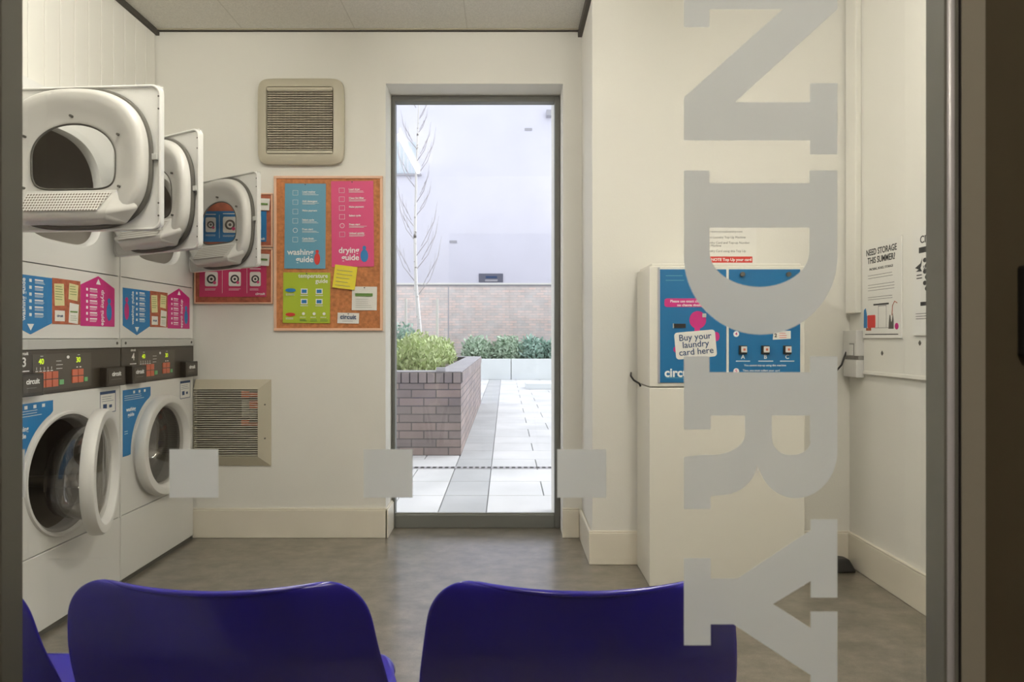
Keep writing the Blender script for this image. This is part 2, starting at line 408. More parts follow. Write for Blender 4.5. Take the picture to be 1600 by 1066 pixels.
# shadow gaps round the ceiling
struct('trim_1', MB().box(-1.876, -1.858, .79, YW, 2.694, 2.72), 'gap', label='dark shadow gap along the boarding')
struct('trim_2', MB().box(-1.858, XC-.02, YW-.008, YW, 2.713, 2.72), 'gap', label='dark shadow gap along the back wall')
struct('trim_3', MB().box(XC-.022, XC, 3.235, YW, 2.685, 2.72), 'gap', label='dark shadow gap at the right of the ceiling')
struct('trim_4', MB().box(-1.858, XC-.022, YW-.03, YW-.02, 2.716, 2.721), 'slat', label='ceiling edge rail')
# skirting boards
def skirt(name, x0, x1, y0, y1):
    mb = MB().box(x0, x1, y0, y1, 0, .150)
    ix = .006
    if x1-x0 > y1-y0: mb.box(x0, x1, y0+ix, y1, .150, .158)
    else: mb.box(x0+(ix if x0 < XR-.05 and x1 > XR-.05 else 0), x1-(ix if not (x1 > XR-.05) else 0), y0, y1, .150, .158)
    return struct(name, mb, 'skirt', bevel=.003, label='cream painted skirting board')
skirt('baseboard_back', XL, WX0+.012, YW-.016, YW)
skirt('baseboard_window_left', WX0, WX0+.016, YW-.016, 3.84)
skirt('baseboard_window_right', WX1-.004, XC-.016, YW-.016, YW)
skirt('baseboard_column_side', XC-.016, XC, 3.235, YW-.016)
skirt('baseboard_column_front', XC-.016, XR, 3.235-.016, 3.235)
skirt('baseboard_right', XR-.016, XR, .80, 3.235-.016)

# ------------------------------------------------------------------ tall window
fx0, fx1, fz1, fy0, fy1 = WX0+.002, WX1-.002, WZ-.002, 3.84, 3.90
gx0, gx1, gz0, gz1 = -.622, .276, .075, 2.400
win = bpy.data.objects.new('window_1', None); C.objects.link(win); win['kind'] = 'structure'; win['label'] = 'tall grey-framed window looking onto the courtyard'
mb = MB().box(fx0, gx0, fy0, fy1, 0, fz1).box(gx1, fx1, fy0, fy1, 0, fz1).box(gx0, gx1, fy0, fy1, gz1, fz1).box(gx0, gx1, fy0, fy1, 0, gz0)
obj('window_frame', mb, 'alu', win, bevel=.004)
box('glazing_bead', gx0, gx1, 3.850, 3.862, gz0, gz0+.008, 'alu_l', win)
box('threshold', gx0, gx1, 3.90, 3.96, -.04, .03, 'alu_l', win)
box('window_pane', gx0-.005, gx1+.005, 3.872, 3.876, gz0-.005, gz1+.005, 'glass', win)
struct('trim_5', MB().box(.285, .36, 3.965, 4.26, 0, 7), 'plank', label='white outer corner post right of the window')

# ------------------------------------------------------------------ lamps
def batten(x, y0, y1, z, tm, label, group=None):
    t = thing('fluorescent_batten', label, 'ceiling light', (x, (y0+y1)/2, z), 0, group)
    h = (y1-y0)/2
    obj('body', MB().box(-.03, .03, -h, h, -.035, -.001), 'white2', t, bevel=.004)
    for s in (-1, 1): box('lamp_holder', -.015, .015, s*h-(.02 if s > 0 else 0), s*h+(.02 if s < 0 else 0), -.075, -.035, 'white2', t)
    obj('tube', MB().tube([(0, -h+.02, -.06), (0, 0, -.06), (0, h-.02, -.06)], .017, 12), tm, t, smooth=True)
    return t
batten(-.835, 1.2, 2.5, 2.72, 'tube', 'fluorescent batten on the ceiling above the chairs and machines, mirrored in the window')
batten(.78, .88, 2.02, 2.72, 'tube_fill', 'added unseen fill light, a fluorescent batten on the ceiling in front of the card machine')  # added out of view to even out the room light

# ------------------------------------------------------------------ stacked washer dryers
P = .69; W = .685

def guide_decals(t):
    Y = -.0012
    # blue tag, pointing down
    b = obj('washing_guide_decal', MB().prism([(.018,1.125),(.131,1.083),(.244,1.125),(.244,1.290),(.018,1.290)], -.001, 0), 'blue', t, label='blue arrow-shaped washing guide sticker pointing down')
    text('lettering', 'washing guide', .0265, 'ink', b, .096, Y, 1.205, rot2=PI/2, bold=.02)
    obj('figure_print', MB().prism(circle(.048, 1.238, .012, .012, 16), -.0014, -.001).prism(circle(.048, 1.188, .018, .038, 20), -.0014, -.001), 'pink', b)
    mb = MB()
    for i in range(6):
        z = 1.276-i*.024; mb.box(.152, .196, -.0014, -.001, z-.0028, z+.0028); lines(mb, .152, .205, z-.007, -.001, 2, .0045, .0016); mb.box(.124, .136, -.0014, -.001, z-.009, z+.002)
    mb.prism([(.114,1.120),(.148,1.120),(.131,1.097)], -.0016, -.001)
    obj('small_print', mb, 'ink', b)
    # cork photo with four notes
    ck = obj('notice_decal', MB().box(.246, .411, -.001, 0, 1.122, 1.292), 'cork2', t, label='sticker printed like a cork board with four notes')
    mb = MB()
    for (cx, cz, w_, h_, a) in ((.285,1.232,.055,.082,3), (.368,1.247,.055,.062,-5)):
        c, s_ = math.cos(R(a)), math.sin(R(a)); mb.prism([(cx+c*u-s_*v, cz+s_*u+c*v) for u, v in ((-w_/2,-h_/2),(w_/2,-h_/2),(w_/2,h_/2),(-w_/2,h_/2))], -.0014, -.001)
    obj('yellow_note_print', mb, 'pale', ck)
    mb = MB()
    for (cx, cz, w_, h_, a) in ((.288,1.153,.056,.040,0), (.370,1.165,.056,.076,-5)):
        c, s_ = math.cos(R(a)), math.sin(R(a)); mb.prism([(cx+c*u-s_*v, cz+s_*u+c*v) for u, v in ((-w_/2,-h_/2),(w_/2,-h_/2),(w_/2,h_/2),(-w_/2,h_/2))], -.0014, -.001)
    obj('white_note_print', mb, 'paper', ck)
    mb = MB()
    lines(mb, .262, .308, 1.262, -.0016, 6, .0095, .0022); lines(mb, .346, .390, 1.268, -.0016, 4, .010, .0022); mb.box(.348, .392, -.002, -.0014, 1.168, 1.174); lines(mb, .35, .39, 1.155, -.0016, 3, .008, .0014)
    obj('small_print', mb, 'inkgr', ck)
    text('lettering', 'circuit', .014, 'navy', ck, .288, -.0018, 1.153, bold=.02)
    # pink tag, pointing up
    p = obj('drying_guide_decal', MB().prism([(.413,1.118),(.645,1.118),(.645,1.280),(.529,1.323),(.413,1.280)], -.001, 0), 'pink', t, label='pink arrow-shaped drying guide sticker pointing up')
    text('lettering', 'drying guide', .030, 'ink', p, .560, Y, 1.195, rot2=-PI/2, bold=.02)
    mb = MB()
    for i in range(6):
        z = 1.268-i*.024; mb.box(.472, .520, -.0014, -.001, z-.0028, z+.0028); lines(mb, .472, .525, z-.007, -.001, 2, .0045, .0016); mb.box(.448, .459, -.0014, -.001, z-.009, z+.002)
    mb.prism([(.513,1.289),(.545,1.289),(.529,1.312)], -.0016, -.001)
    obj('small_print', mb, 'ink', p)
    figure = MB().prism(circle(.605, 1.225, .012, .012, 16), -.0014, -.001).prism(circle(.605, 1.178, .019, .036, 20), -.0014, -.001)
    obj('figure_print', figure, 'blue', p)

def make_machine(num, label, th_dry, th_wash, loc):
    t = thing('stacked_washer_dryer', label, 'washing machine', loc, PI/2, 'stacked washer dryers along the left wall')
    # cabinet shell, open at the front
    D = .70
    mb = MB().box(0, .012, .002, D, 0, 1.98).box(W-.012, W, .002, D, 0, 1.98).box(.012, W-.012, D-.012, D, 0, 1.98).box(.012, W-.012, .002, D-.012, 1.968, 1.98).box(.012, W-.012, .02, D-.012, .99, 1.30).box(.012, W-.012, .03, D-.012, .0, .02)
    obj('cabinet', mb, 'white', t)
    box('kick_strip', .0, W, .002, .02, .0, .02, 'gasket', t)
    obj('toe_panel', MB().box(.001, W-.001, -.002, .02, .02, .2965), 'white', t, bevel=.003)
    # washer front with a round opening
    dc = (.332, .558)
    hole = circle(*dc, .222, .222, 64)
    mb = MB().quad_hole(.001, W-.001, .3005, .866, hole, 0)
    mb.quad_hole(.001, W-.001, .3005, .866, hole, .02)
    mb.loft([[(.001,0,.3005),(W-.001,0,.3005),(W-.001,0,.866),(.001,0,.866)], [(.001,.02,.3005),(W-.001,.02,.3005),(W-.001,.02,.866),(.001,.02,.866)]])
    mb.loft([ring3(hole, 0), ring3(hole, .02)])
    obj('washer_front', mb, 'white', t, auto=True)
    obj('door_bezel', MB().loft([ring3(circle(*dc, .236, .236), -.0005), ring3(circle(*dc, .233, .233), -.009), ring3(circle(*dc, .224, .224), -.009), ring3(circle(*dc, .216, .216), .012)]), 'white2', t, auto=True)
    obj('door_gasket', MB().loft([ring3(circle(*dc, .222, .222), .008), ring3(circle(*dc, .212, .212), .003), ring3(circle(*dc, .205, .205), .02), ring3(circle(*dc, .205, .205), .06)]), 'lgasket', t, smooth=True)
    dr = obj('washer_drum', MB().loft([ring3(circle(*dc, .206, .206), .045), ring3(circle(*dc, .250, .250), .07), ring3(circle(*dc, .250, .250), .42), ring3(circle(*dc, .10, .10), .44)], cap1=True), 'drum', t, auto=True)
    for k in range(3):
        a = R(100+120*k); cx, cz = dc[0]+.225*math.cos(a), dc[1]+.225*math.sin(a)
        obj('drum_paddle', MB().loft([ring3(circle(cx, cz, .028, .028, 16), .09), ring3(circle(cx, cz, .02, .02, 16), .40)], True, True), 'drum', dr, smooth=True)
    # control panel and card readers
    cp = obj('control_panel', MB().box(.001, W-.001, -.004, .03, .868, 1.028), 'cpanel', t, bevel=.002)
    box('control_inset', .135, .475, -.0048, -.004, .880, 1.012, 'cinset', cp)
    for i in range(3):
        for j in range(2): box('button', .165+i*.036, .196+i*.036, -.0085, -.0048, .892+j*.030, .918+j*.030, 'orange_b', cp)
    for i in range(2):
        for j in range(2): box('button', .352+i*.036, .383+i*.036, -.0085, -.0048, .898+j*.028, .922+j*.028, 'orange_b', cp)
    for q in ((.276,.300,.897,.915), (.428,.446,.900,.916)): box('button', q[0], q[1], -.0085, -.0048, q[2], q[3], 'green_b', cp, label='green button')
    text('display_digits', '40', .028, 'led', cp, .180, -.0052, .985, bold=.02)
    text('display_digits', '30', .028, 'led', cp, .392, -.0052, .985, bold=.02)
    text('machine_number', str(num), .045, 'ink', cp, .094, -.0045, .985, bold=.02)
    text('brand_lettering', 'circuit', .016, 'ink', cp, .094, -.0045, 1.016, bold=.02)
    mb = MB(); mb.box(.068, .120, -.0045, -.004, .953, .957)
    for k in range(5): mb.box(.150+k*.020, .163+k*.020, -.0052, -.0048, .950, .953); mb.box(.155+k*.020, .157+k*.020, -.0052, -.0048, .956, .966)
    for k in range(2): mb.box(.380+k*.02, .390+k*.02, -.0052, -.0048, .956, .960)
    lines(mb, .262, .300, .985, -.0048, 3, .014, .002); mb.box(.176,.190,-.0052,-.0048,1.004,1.006); mb.box(.388,.402,-.0052,-.0048,1.004,1.006)
    mb.prism(circle(.330, .998, .008, .006, 12), -.0054, -.0048)
    obj('panel_print', mb, 'ink', cp)
    for rx0, rx1 in ((.034, .152), (.532, .668)):
        rd = obj('card_reader', MB().box(rx0, rx1, -.034, -.004, .869, .948), 'reader', t, bevel=.003)
        obj('reader_screen', MB().box(rx0+.012, rx1-.012, -.0352, -.034, .882, .938), 'cpanel', rd)
        text('lettering', 'circuit', .026, 'ink', rd, (rx0+rx1)/2, -.0358, .920, bold=.03)
        mb = MB(); lines(mb, rx0+.03, rx1-.03, .898, -.0352, 1, .01, .0015); obj('small_print', mb, 'inkg', rd)
    tr = obj('trim_strip', MB().box(.0, W, -.006, .02, 1.029, 1.066), 'silver', t, bevel=.002)
    for sx_ in (.03, W-.03): obj('screw', MB().prism(circle(sx_, 1.048, .006, .006, 12), -.008, -.006), 'gasket', tr)
    lp = obj('lower_dryer_panel', MB().box(.001, W-.001, 0, .02, 1.068, 1.334), 'white', t, bevel=.002)
    # dryer front
    ho = superell(.318, 1.640, .240, .213, 2.5, 3.6)
    mb = MB().quad_hole(.001, W-.001, 1.338, 1.979, ho, 0)
    mb.loft([[(.001,0,1.338),(W-.001,0,1.338),(W-.001,0,1.979),(.001,0,1.979)], [(.001,.02,1.338),(W-.001,.02,1.338),(W-.001,.02,1.979),(.001,.02,1.979)]])
    hi = superell(.318, 1.640, .232, .206, 2.5, 3.6)
    mb.loft([ring3(ho, 0), ring3(hi, .012), ring3(hi, .03)])
    obj('dryer_front', mb, 'white', t, auto=True)
    c2 = (.335, 1.655)
    dd = obj('dryer_drum', MB().loft([ring3(hi, .025), ring3(superell(*c2, .29, .27, 2), .04), ring3(superell(*c2, .29, .27, 2), .55)], cap1=True), 'ddrum', t, auto=True)
    obj('drum_baffle', MB().box(.30, .325, .10, .5, 1.388, 1.45), 'lgasket', dd, bevel=.006)
    # stickers
    guide_decals(t)
    q = [(.018, .842), (.250, .842)]
    for k in range(13):
        a = R(112+ (181-112)*k/12); q.append((dc[0]+.252*math.cos(a), dc[1]+.252*math.sin(a)))
    q = [p for p in q if p[0] > .018 or p == (.018, .842)]
    q = [(.018,.842), (.250,.842), (.250,.802)] + [p for p in q[2:] if p[0] < .245] + [(.060, .552), (.018, .552)]
    ws = obj('washer_decal', MB().prism(q, -.001, 0), 'blue', t, label='blue washing guide sticker beside the washer door')
    text('lettering', 'washing\nguide', .024, 'ink', ws, .082, -.0013, .742, bold=.02)
    mb = MB(); lines(mb, .03, .20, .815, -.001, 3, .009, .0018)
    for k in range(3): mb.box(.10+k*.045, .115+k*.045, -.0014, -.001, .822, .834)
    lines(mb, .03, .06, .66, -.001, 2, .01, .002); obj('small_print', mb, 'ink', ws)
    el = obj('warning_label', MB().box(.540, .652, -.001, 0, .757, .848), 'paper', t)
    mb = MB().box(.540,.652,-.0014,-.001,.836,.848).box(.540,.543,-.0014,-.001,.757,.836).box(.649,.652,-.0014,-.001,.757,.836).box(.543,.649,-.0014,-.001,.757,.760)
    mb.box(.562,.588,-.0014,-.001,.775,.795).box(.605,.625,-.0014,-.001,.778,.790)
    lines(mb, .555, .64, .825, -.001, 3, .009, .0015); obj('small_print', mb, 'navy', el)

    # dryer door: frame origin on the hinge, x runs to the free edge, the inner side faces local -y
    DW, z0, z1 = .565, 1.414, 1.879
    door = obj('dryer_door', MB().loft([ring3(rrect(0, DW, z0, z1, .028), -.014), ring3(rrect(-.0, DW, z0, z1, .028), .004)]), 'white', t, loc=(.655, -.006, 0), rot=(0, 0, PI+th_dry), auto=True)
    pc = (DW/2+.004, (z0+z1)/2)
    wn = superell(pc[0], pc[1]+.001, .140, .104, 2.05, 5.5)
    wo = superell(pc[0], pc[1]+.001, .190, .150, 2.05, 5.5)
    mb = MB().quad_hole(.002, DW-.002, z0+.002, z1-.002, wo, -.010)
    mb.quad_hole(.002, DW-.002, z0+.002, z1-.002, wo, .003)
    obj('door_skin', mb, 'white', door)
    obj('edge_rim', MB().loft([ring3(rrect(0, DW, z0, z1, .03), -.014), ring3(rrect(.002, DW-.002, z0+.002, z1-.002, .03), -.017), ring3(rrect(.007, DW-.007, z0+.007, z1-.007, .026), -.017), ring3(rrect(.009, DW-.009, z0+.009, z1-.009, .026), -.010)]), 'white2', door, smooth=True)
    def sup(a, b, dz=0): return superell(pc[0], pc[1]+dz, a, b, 2.45, 3.1)
    gk = MB().loft([ring3(sup(.252,.225,-.002), -.010), ring3(sup(.256,.229,-.002), -.018), ring3(sup(.253,.226,-.002), -.025), ring3(sup(.246,.219,-.002), -.026), ring3(sup(.240,.212,-.002), -.022)])
    obj('door_gasket', gk, 'gasket', door, smooth=True)
    lw_ = superell(pc[0], pc[1]+.001, .150, .113, 2.1, 4.8)
    def mid(f): return [(a_[0]*(1-f)+b_[0]*f, a_[1]*(1-f)+b_[1]*f) for a_, b_ in zip(sup(.222, .195), lw_)]
    ln = MB().loft([ring3(sup(.246,.218), -.020), ring3(sup(.245,.217), -.034), ring3(sup(.241,.213), -.048), ring3(sup(.233,.206), -.056), ring3(sup(.222,.195), -.058), ring3(mid(.25), -.054), ring3(mid(.55), -.045), ring3(mid(.8), -.038), ring3(lw_, -.036), ring3(superell(pc[0], pc[1]+.001, .144, .108, 2.05, 5.2), -.035), ring3(wn, -.032), ring3(wo, .003)])
    obj('door_liner', ln, 'liner', door, smooth=True)
    obj('door_window', MB().add(ring3(wn, -.031), [tuple(range(len(wn)))]), 'dglass', door)
    obj('window_seal', MB().loft([ring3(superell(pc[0], pc[1]+.001, .143, .107, 2.05, 5.3), -.034), ring3(superell(pc[0], pc[1]+.001, .141, .105, 2.05, 5.4), -.038), ring3(superell(pc[0], pc[1]+.001, .137, .101, 2.05, 5.5), -.033)]), 'gasket', door, smooth=True)
    # lint filter housing: wedge under the window
    zt, zl, zb = pc[1]-.108, pc[1]-.184, pc[1]-.216
    yl = -.084
    a0, a1, b0, b1 = pc[0]-.150, pc[0]+.150, pc[0]-.195, pc[0]+.195
    vs = [(a0,-.040,zt),(a1,-.040,zt),(b1-.055,yl,zl),(b0+.055,yl,zl),(b0+.06,yl+.010,zl-.022),(b1-.06,yl+.010,zl-.022),(b0+.02,-.035,zb),(b1-.02,-.035,zb),(pc[0]-.228,-.050,zl+.020),(pc[0]+.228,-.050,zl+.020)]
    fs = [(0,1,2,3),(3,2,5,4),(4,5,7,6),(0,3,8),(1,9,2),(3,4,6,8),(2,9,7,5)]
    obj('lint_housing', MB().add(vs, fs), 'liner', door, bevel=.008, seg=3)
    y0_, zz0, y1_, zz1 = -.0405-.004, zt-.007, yl+.002-.004, zl+.004
    obj('lint_screen', MB().add([(pc[0]-.146,y0_,zz0),(pc[0]+.138,y0_,zz0),(pc[0]+.112,y1_,zz1),(pc[0]-.140,y1_,zz1)], [(0,1,2,3)]), 'grille', door)
    for sx_, sz_ in ((-.147,.066),(0,.128),(.147,.066),(-.150,-.098),(.150,-.098)):
        obj('screw', MB().prism(circle(pc[0]+sx_*1.06, pc[1]+sz_, .0042, .0042, 12), -.049, -.03), 'gasket', door)
    obj('door_catch', MB().box(DW-.026, DW-.008, -.024, -.014, pc[1]-.010, pc[1]+.010), 'silver', door, bevel=.002)
    for zz in (1.46, 1.50, 1.80, 1.84): obj('screw', MB().prism(circle(DW-.006, zz, .003, .003, 10), -.0185, -.015), 'gasket', door)
    for zz in (1.48, 1.81): obj('hinge', MB().box(-.008, .02, -.004, .008, zz-.03, zz+.03), 'silver', door, bevel=.002)

    # washer door: same frame, ring at x = .24
    c = (.242, .558)
    wdo = obj('washer_door', MB().loft([ring3(circle(*c, .180, .180), .004), ring3(circle(*c, .236, .236), .003), ring3(circle(*c, .240, .240), .012), ring3(circle(*c, .239, .239), .038), ring3(circle(*c, .232, .232), .047), ring3(circle(*c, .205, .205), .050), ring3(circle(*c, .199, .199), .047), ring3(circle(*c, .184, .184), .016), ring3(circle(*c, .180, .180), .004)]), 'white', t, loc=(.588 if th_wash > 0 else .570, -.008, 0), rot=(0, 0, PI+th_wash), auto=True)
    obj('glass_bowl', MB().loft([ring3(circle(*c, .183, .183), .014), ring3(circle(*c, .178, .178), -.03), ring3(circle(*c, .168, .168), -.075), ring3(circle(c[0]+.005, c[1]-.01, .145, .145), -.115), ring3(circle(c[0]+.01, c[1]-.02, .11, .11), -.135)], cap1=True), 'bglass', wdo, smooth=True)
    obj('outer_glass', MB().loft([ring3(circle(*c, .186, .186), .022), ring3(circle(*c, .13, .13), .032), ring3(circle(*c, .06, .06), .036)], cap1=True), 'bglass', wdo, smooth=True)
    obj('inner_ring', MB().loft([ring3(circle(*c, .190, .190), .005), ring3(circle(*c, .188, .188), -.006), ring3(circle(*c, .178, .178), -.006), ring3(circle(*c, .178, .178), .010)]), 'lgasket', wdo, smooth=True)
    obj('door_hinge', MB().box(-.022, .012, -.004, .022, .50, .616), 'white2', wdo, bevel=.003)
    return t
XM = -1.666
make_machine(4, 'stacked white washer dryer numbered 4, against the back wall, washer door shut', R(57), R(0), (XM, 2.952, 0))
make_machine(3, 'stacked white washer dryer numbered 3, its round washer door standing ajar', R(60), R(19), (XM, 2.262, 0))
make_machine(2, 'stacked washer dryer nearest the glass door, only its open dryer door in view', R(86), R(0), (XM, 1.572, 0))

# ------------------------------------------------------------------ vents on the back wall
t = thing('wall_vent', 'cream square extractor fan cover high on the wall above the cork board', 'vent', ((bx(404)+bx(539))/2, YW, (bz(124)+bz(259))/2))
h = (bx(539)-bx(404))/2
def sq(a, y, p=9): return ring3(superell(0, 0, a, a, p, n=96), y)
obj('cover', MB().loft([sq(h-.004, -.0), sq(h, -.012), sq(h-.002, -.030), sq(h-.022, -.046), sq(h-.052, -.050, 30), ring3(superell(0,0,h-.054,h-.054,60,n=96), -.030)]), 'vent', t, auto=True)
box('backing', -h+.03, h-.03, -.016, -.006, -h+.03, h-.03, 'vback', t)
g = h-.058
mb = MB()
for k in range(26):
    z = -g+.02+k*(2*g-.035)/25; mb.box(-g+.002, g-.002, -.046, -.030, z-.0032, z+.0016)
obj('louvre', mb, 'slat', t)
mb = MB()
for k in range(17): x = -g+.01+k*(2*g-.02)/16; mb.box(x-.0012, x+.0012, -.034, -.026, -g+.01, g-.01)
obj('vertical_ribs', mb, 'slat', t)
obj('grille_rim', MB().box(-g-.001, g+.001, -.052, -.040, g-.014, g+.002).box(-g-.001, g+.001, -.052, -.040, -g-.002, -g+.012), 'vent', t, bevel=.002)

vx0, vx1, vz0, vz1 = -1.662, bx(423), bz(728), bz(593)
t = thing('wall_vent', 'beige louvred grille low on the wall beside the last machine', 'vent', (vx1, YW, vz0))
lx = vx0-vx1; hh = vz1-vz0; ix = -.062
outer = [(lx, 0), (0, 0), (0, hh), (lx, hh)]
mb = MB()
mb.box(lx, 0, -.006, 0, 0, hh)
mb.add([(lx,-.006,0),(0,-.006,0),(0,-.006,hh),(lx,-.006,hh),(lx,-.032,.052),(ix,-.032,.052),(ix,-.032,hh-.052),(lx,-.032,hh-.052)], [(0,1,5,4),(1,2,6,5),(2,3,7,6),(0,4,7,3)])
mb.add([(lx,-.032,.052),(ix,-.032,.052),(ix,-.032,hh-.052),(lx,-.032,hh-.052),(lx,-.0061,.056),(ix-.004,-.0061,.056),(ix-.004,-.0061,hh-.056),(lx,-.0061,hh-.056)], [(0,1,5,4),(1,2,6,5),(2,3,7,6)])
obj('frame', mb, 'vent', t)
box('backing', lx+.01, ix-.004, -.009, -.0065, .056, hh-.056, 'vback', t)
obj('orange_panel', MB().box(-.155,-.115,-.017,-.009,hh-.100,hh-.062).box(-.112,-.070,-.017,-.009,hh-.092,hh-.070).box(-.112,-.066,-.017,-.009,hh-.155,hh-.115).box(-.155,-.115,-.017,-.009,hh-.245,hh-.215).box(-.112,-.07,-.017,-.009,hh-.245,hh-.232), 'vorange', t)  # orange blocks set behind the slats
obj('pale_panel', MB().box(-.155,-.115,-.011,-.009,hh-.20,hh-.11).box(-.112,-.075,-.011,-.009,hh-.21,hh-.16), 'slat2', t)
mb = MB(); n = 30
for k in range(n):
    z = .060+k*(hh-.120)/(n-1); mb.box(lx+.002, ix-.003, -.028, -.018, z-.0026, z+.0014)
obj('louvre', mb, 'slat2', t)
for zz in (hh*.32, hh*.71): obj('screw', MB().prism([(x-.028, z+zz) for x, z in circle(0, 0, .004, .004, 10)], -.0225, -.012), 'gasket', t)

# ------------------------------------------------------------------ cork boards and what is pinned to them
def board(name, label, px0, px1, py0, py1, corkm, fw=.014):
    x0, x1, z0, z1 = bx(px0), bx(px1), bz(py1), bz(py0)
    t = thing(name, label, 'notice board', ((x0+x1)/2, YW, (z0+z1)/2)); a, b = (x1-x0)/2, (z1-z0)/2
    box('cork', -a+.005, a-.005, -.010, 0, -b+.005, b-.005, corkm, t)
    obj('frame', MB().box(-a, a, -.016, 0, b-fw, b).box(-a, a, -.016, 0, -b, -b+fw).box(-a, -a+fw, -.016, 0, -b+fw, b-fw).box(a-fw, a, -.016, 0, -b+fw, b-fw), 'cframe', t, bevel=.002)
    return t
board('cork_board', 'large orange cork board with peach frame between the machines and window', 428, 598, 275, 517, 'cork')
board('cork_board', 'upper of two small cork boards, mostly behind the third open dryer door', 303, 426, 302, 386, 'cork2', .008)
board('cork_board', 'lower of two small cork boards, below the third open dryer door', 303, 426, 388, 475, 'cork2', .008)

YP = YW-.0118
def sheet(name, label, cat, px0, px1, py0, py1, m, rot=0, y=YP, pin=True, th=.0012):
    x0, x1, z0, z1 = bx(px0), bx(px1), bz(py1), bz(py0)
    t = thing(name, label, cat, ((x0+x1)/2, y, (z0+z1)/2)); t.rotation_euler = (0, rot, 0); a, b = (x1-x0)/2, (z1-z0)/2
    mb = MB(); n = 10; vs = []; fs = []
    for i in range(n+1):
        for j in range(3):
            u = i/n; y_ = -.0035*(u)**3*(1 if j != 1 else .6)  # lower edge lifts a little off the board
            vs.append((-a+a*j, y_, b-2*b*u))
    for i in range(n):
        for j in range(2): fs.append((i*3+j, i*3+j+1, (i+1)*3+j+1, (i+1)*3+j))
    o = obj('sheet', mb.add(vs, fs), m, t); sd = o.modifiers.new('thick', 'SOLIDIFY'); sd.thickness = th; sd.offset = 0
    if pin: obj('pin', MB().tube([(0, .0, b-.006), (0, -.008, b-.006)], .003, 8), 'gasket', t)
    return t, a, b
F = -.0048
t, a, b = sheet('washing_guide_poster', 'pale blue washing guide poster pinned on the large cork board', 'poster', 445, 509, 287, 420, 'blue2', R(.3))
text('lettering', 'washing\nguide', .044, 'ink', t, .018, F, -b+.068, align='RIGHT', bold=.02, line=.88).location = (.028, 0, 0)
mb = MB()
for i, s_ in enumerate(('Load washer', 'Add detergent', 'Make payment', 'Select cycle', 'Press start', 'Cycle finish')):
    z = b-.045-i*.050
    text('lettering', s_, .0135, 'ink', t, -.015, F, z, align='LEFT', bold=.03)
    if i != 2: lines(mb, -.015, .075, z-.010, F, 2, .006, .002)
    q = circle(-.052, z-.006, .013, .013, 18); q2 = circle(-.052, z-.006, .0105, .0105, 18)
    if i in (4,): mb.loft([ring3(q, F), ring3(q2, F), ring3(q2, F+.0004), ring3(q, F+.0004)])
    else: mb.box(-.066,-.038,F-.0004,F,z-.019,z-.0175).box(-.066,-.038,F-.0004,F,z+.006,z+.0075).box(-.066,-.0645,F-.0004,F,z-.019,z+.006).box(-.0395,-.038,F-.0004,F,z-.019,z+.006)
obj('small_print', mb, 'ink', t)
obj('figure_print', MB().prism(circle(.066,-b+.092,.009,.009,14),F-.0004,F).prism(circle(.066,-b+.052,.016,.032,18),F-.0004,F), 'red', t)

t, a, b = sheet('drying_guide_poster', 'soft pink drying guide poster pinned on the large cork board', 'poster', 518, 584, 283, 417, 'pink2', R(-.6))
text('lettering', 'drying\nguide', .044, 'ink', t, .014, F, -b+.068, align='RIGHT', bold=.02, line=.88).location = (.020, 0, 0)
mb = MB()
for i, s_ in enumerate(('Load dryer', 'Clean lint filter', 'Make payment', 'Select cycle', 'Press start', 'Unload quickly')):
    z = b-.045-i*.047
    text('lettering', s_, .0135, 'ink', t, -.018, F, z, align='LEFT', bold=.03)
    if i not in (2, 3): lines(mb, -.018, .08, z-.010, F, 2, .006, .002)
    q = circle(-.055, z-.006, .013, .013, 18); q2 = circle(-.055, z-.006, .0105, .0105, 18)
    if i in (4,): mb.loft([ring3(q, F), ring3(q2, F), ring3(q2, F+.0004), ring3(q, F+.0004)])
    else: mb.box(-.070,-.040,F-.0004,F,z-.019,z-.0175).box(-.070,-.040,F-.0004,F,z+.006,z+.0075).box(-.070,-.0685,F-.0004,F,z-.019,z+.006).box(-.0415,-.040,F-.0004,F,z-.019,z+.006)
obj('small_print', mb, 'ink', t)
obj('figure_print', MB().prism(circle(.062,-b+.100,.010,.012,14),F-.0004,F).prism(circle(.062,-b+.058,.021,.034,18),F-.0004,F), 'blue', t)

t, a, b = sheet('temperature_guide_poster', 'lime green temperature guide poster at bottom left of the cork board', 'poster', 442.5, 516, 426, 505, 'green', R(.4))
text('lettering', 'temperature\nguide', .031, 'ink', t, a-.012, F, b-.032, align='RIGHT', bold=.015, line=.88)
mb = MB()
for i, x in enumerate((-.012, .068)):
    for j, z in enumerate((.035, -.020)):
        mb.box(x-.018, x+.018, F-.0004, F, z-.014, z+.014); mb.box(x-.02, x+.02, F-.0004, F, z-.024, z-.0205)
lines(mb, -.11, -.06, .02, F, 2, .006, .002)
for x in (-.015, .042, .095): mb.prism(circle(x, -.085, .008, .008, 12), F-.0004, F); lines(mb, x-.02, x+.02, -.104, F, 1, .006, .0025)
lines(mb, -.11, -.06, -.108, F, 2, .006, .002)
obj('small_print', mb, 'ink', t)
mb = MB()
for i, x in enumerate((-.012, .068)):
    for j, z in enumerate((.035, -.020)): mb.box(x-.013, x+.013, F-.0009, F-.0003, z-.009, z+.009)
mb.prism(circle(-.085, .040, .028, .010, 20), F-.0006, F)
obj('blue_badges', mb, 'blue', t)
obj('red_badge', MB().prism(circle(-.085, -.090, .026, .010, 20), F-.0006, F), 'red', t)
mb = MB(); 
for x in (-.015, .042, .095): lines(mb, x-.02, x+.02, -.117, F, 2, .007, .003)
obj('dark_print', mb, 'inkgr', t)

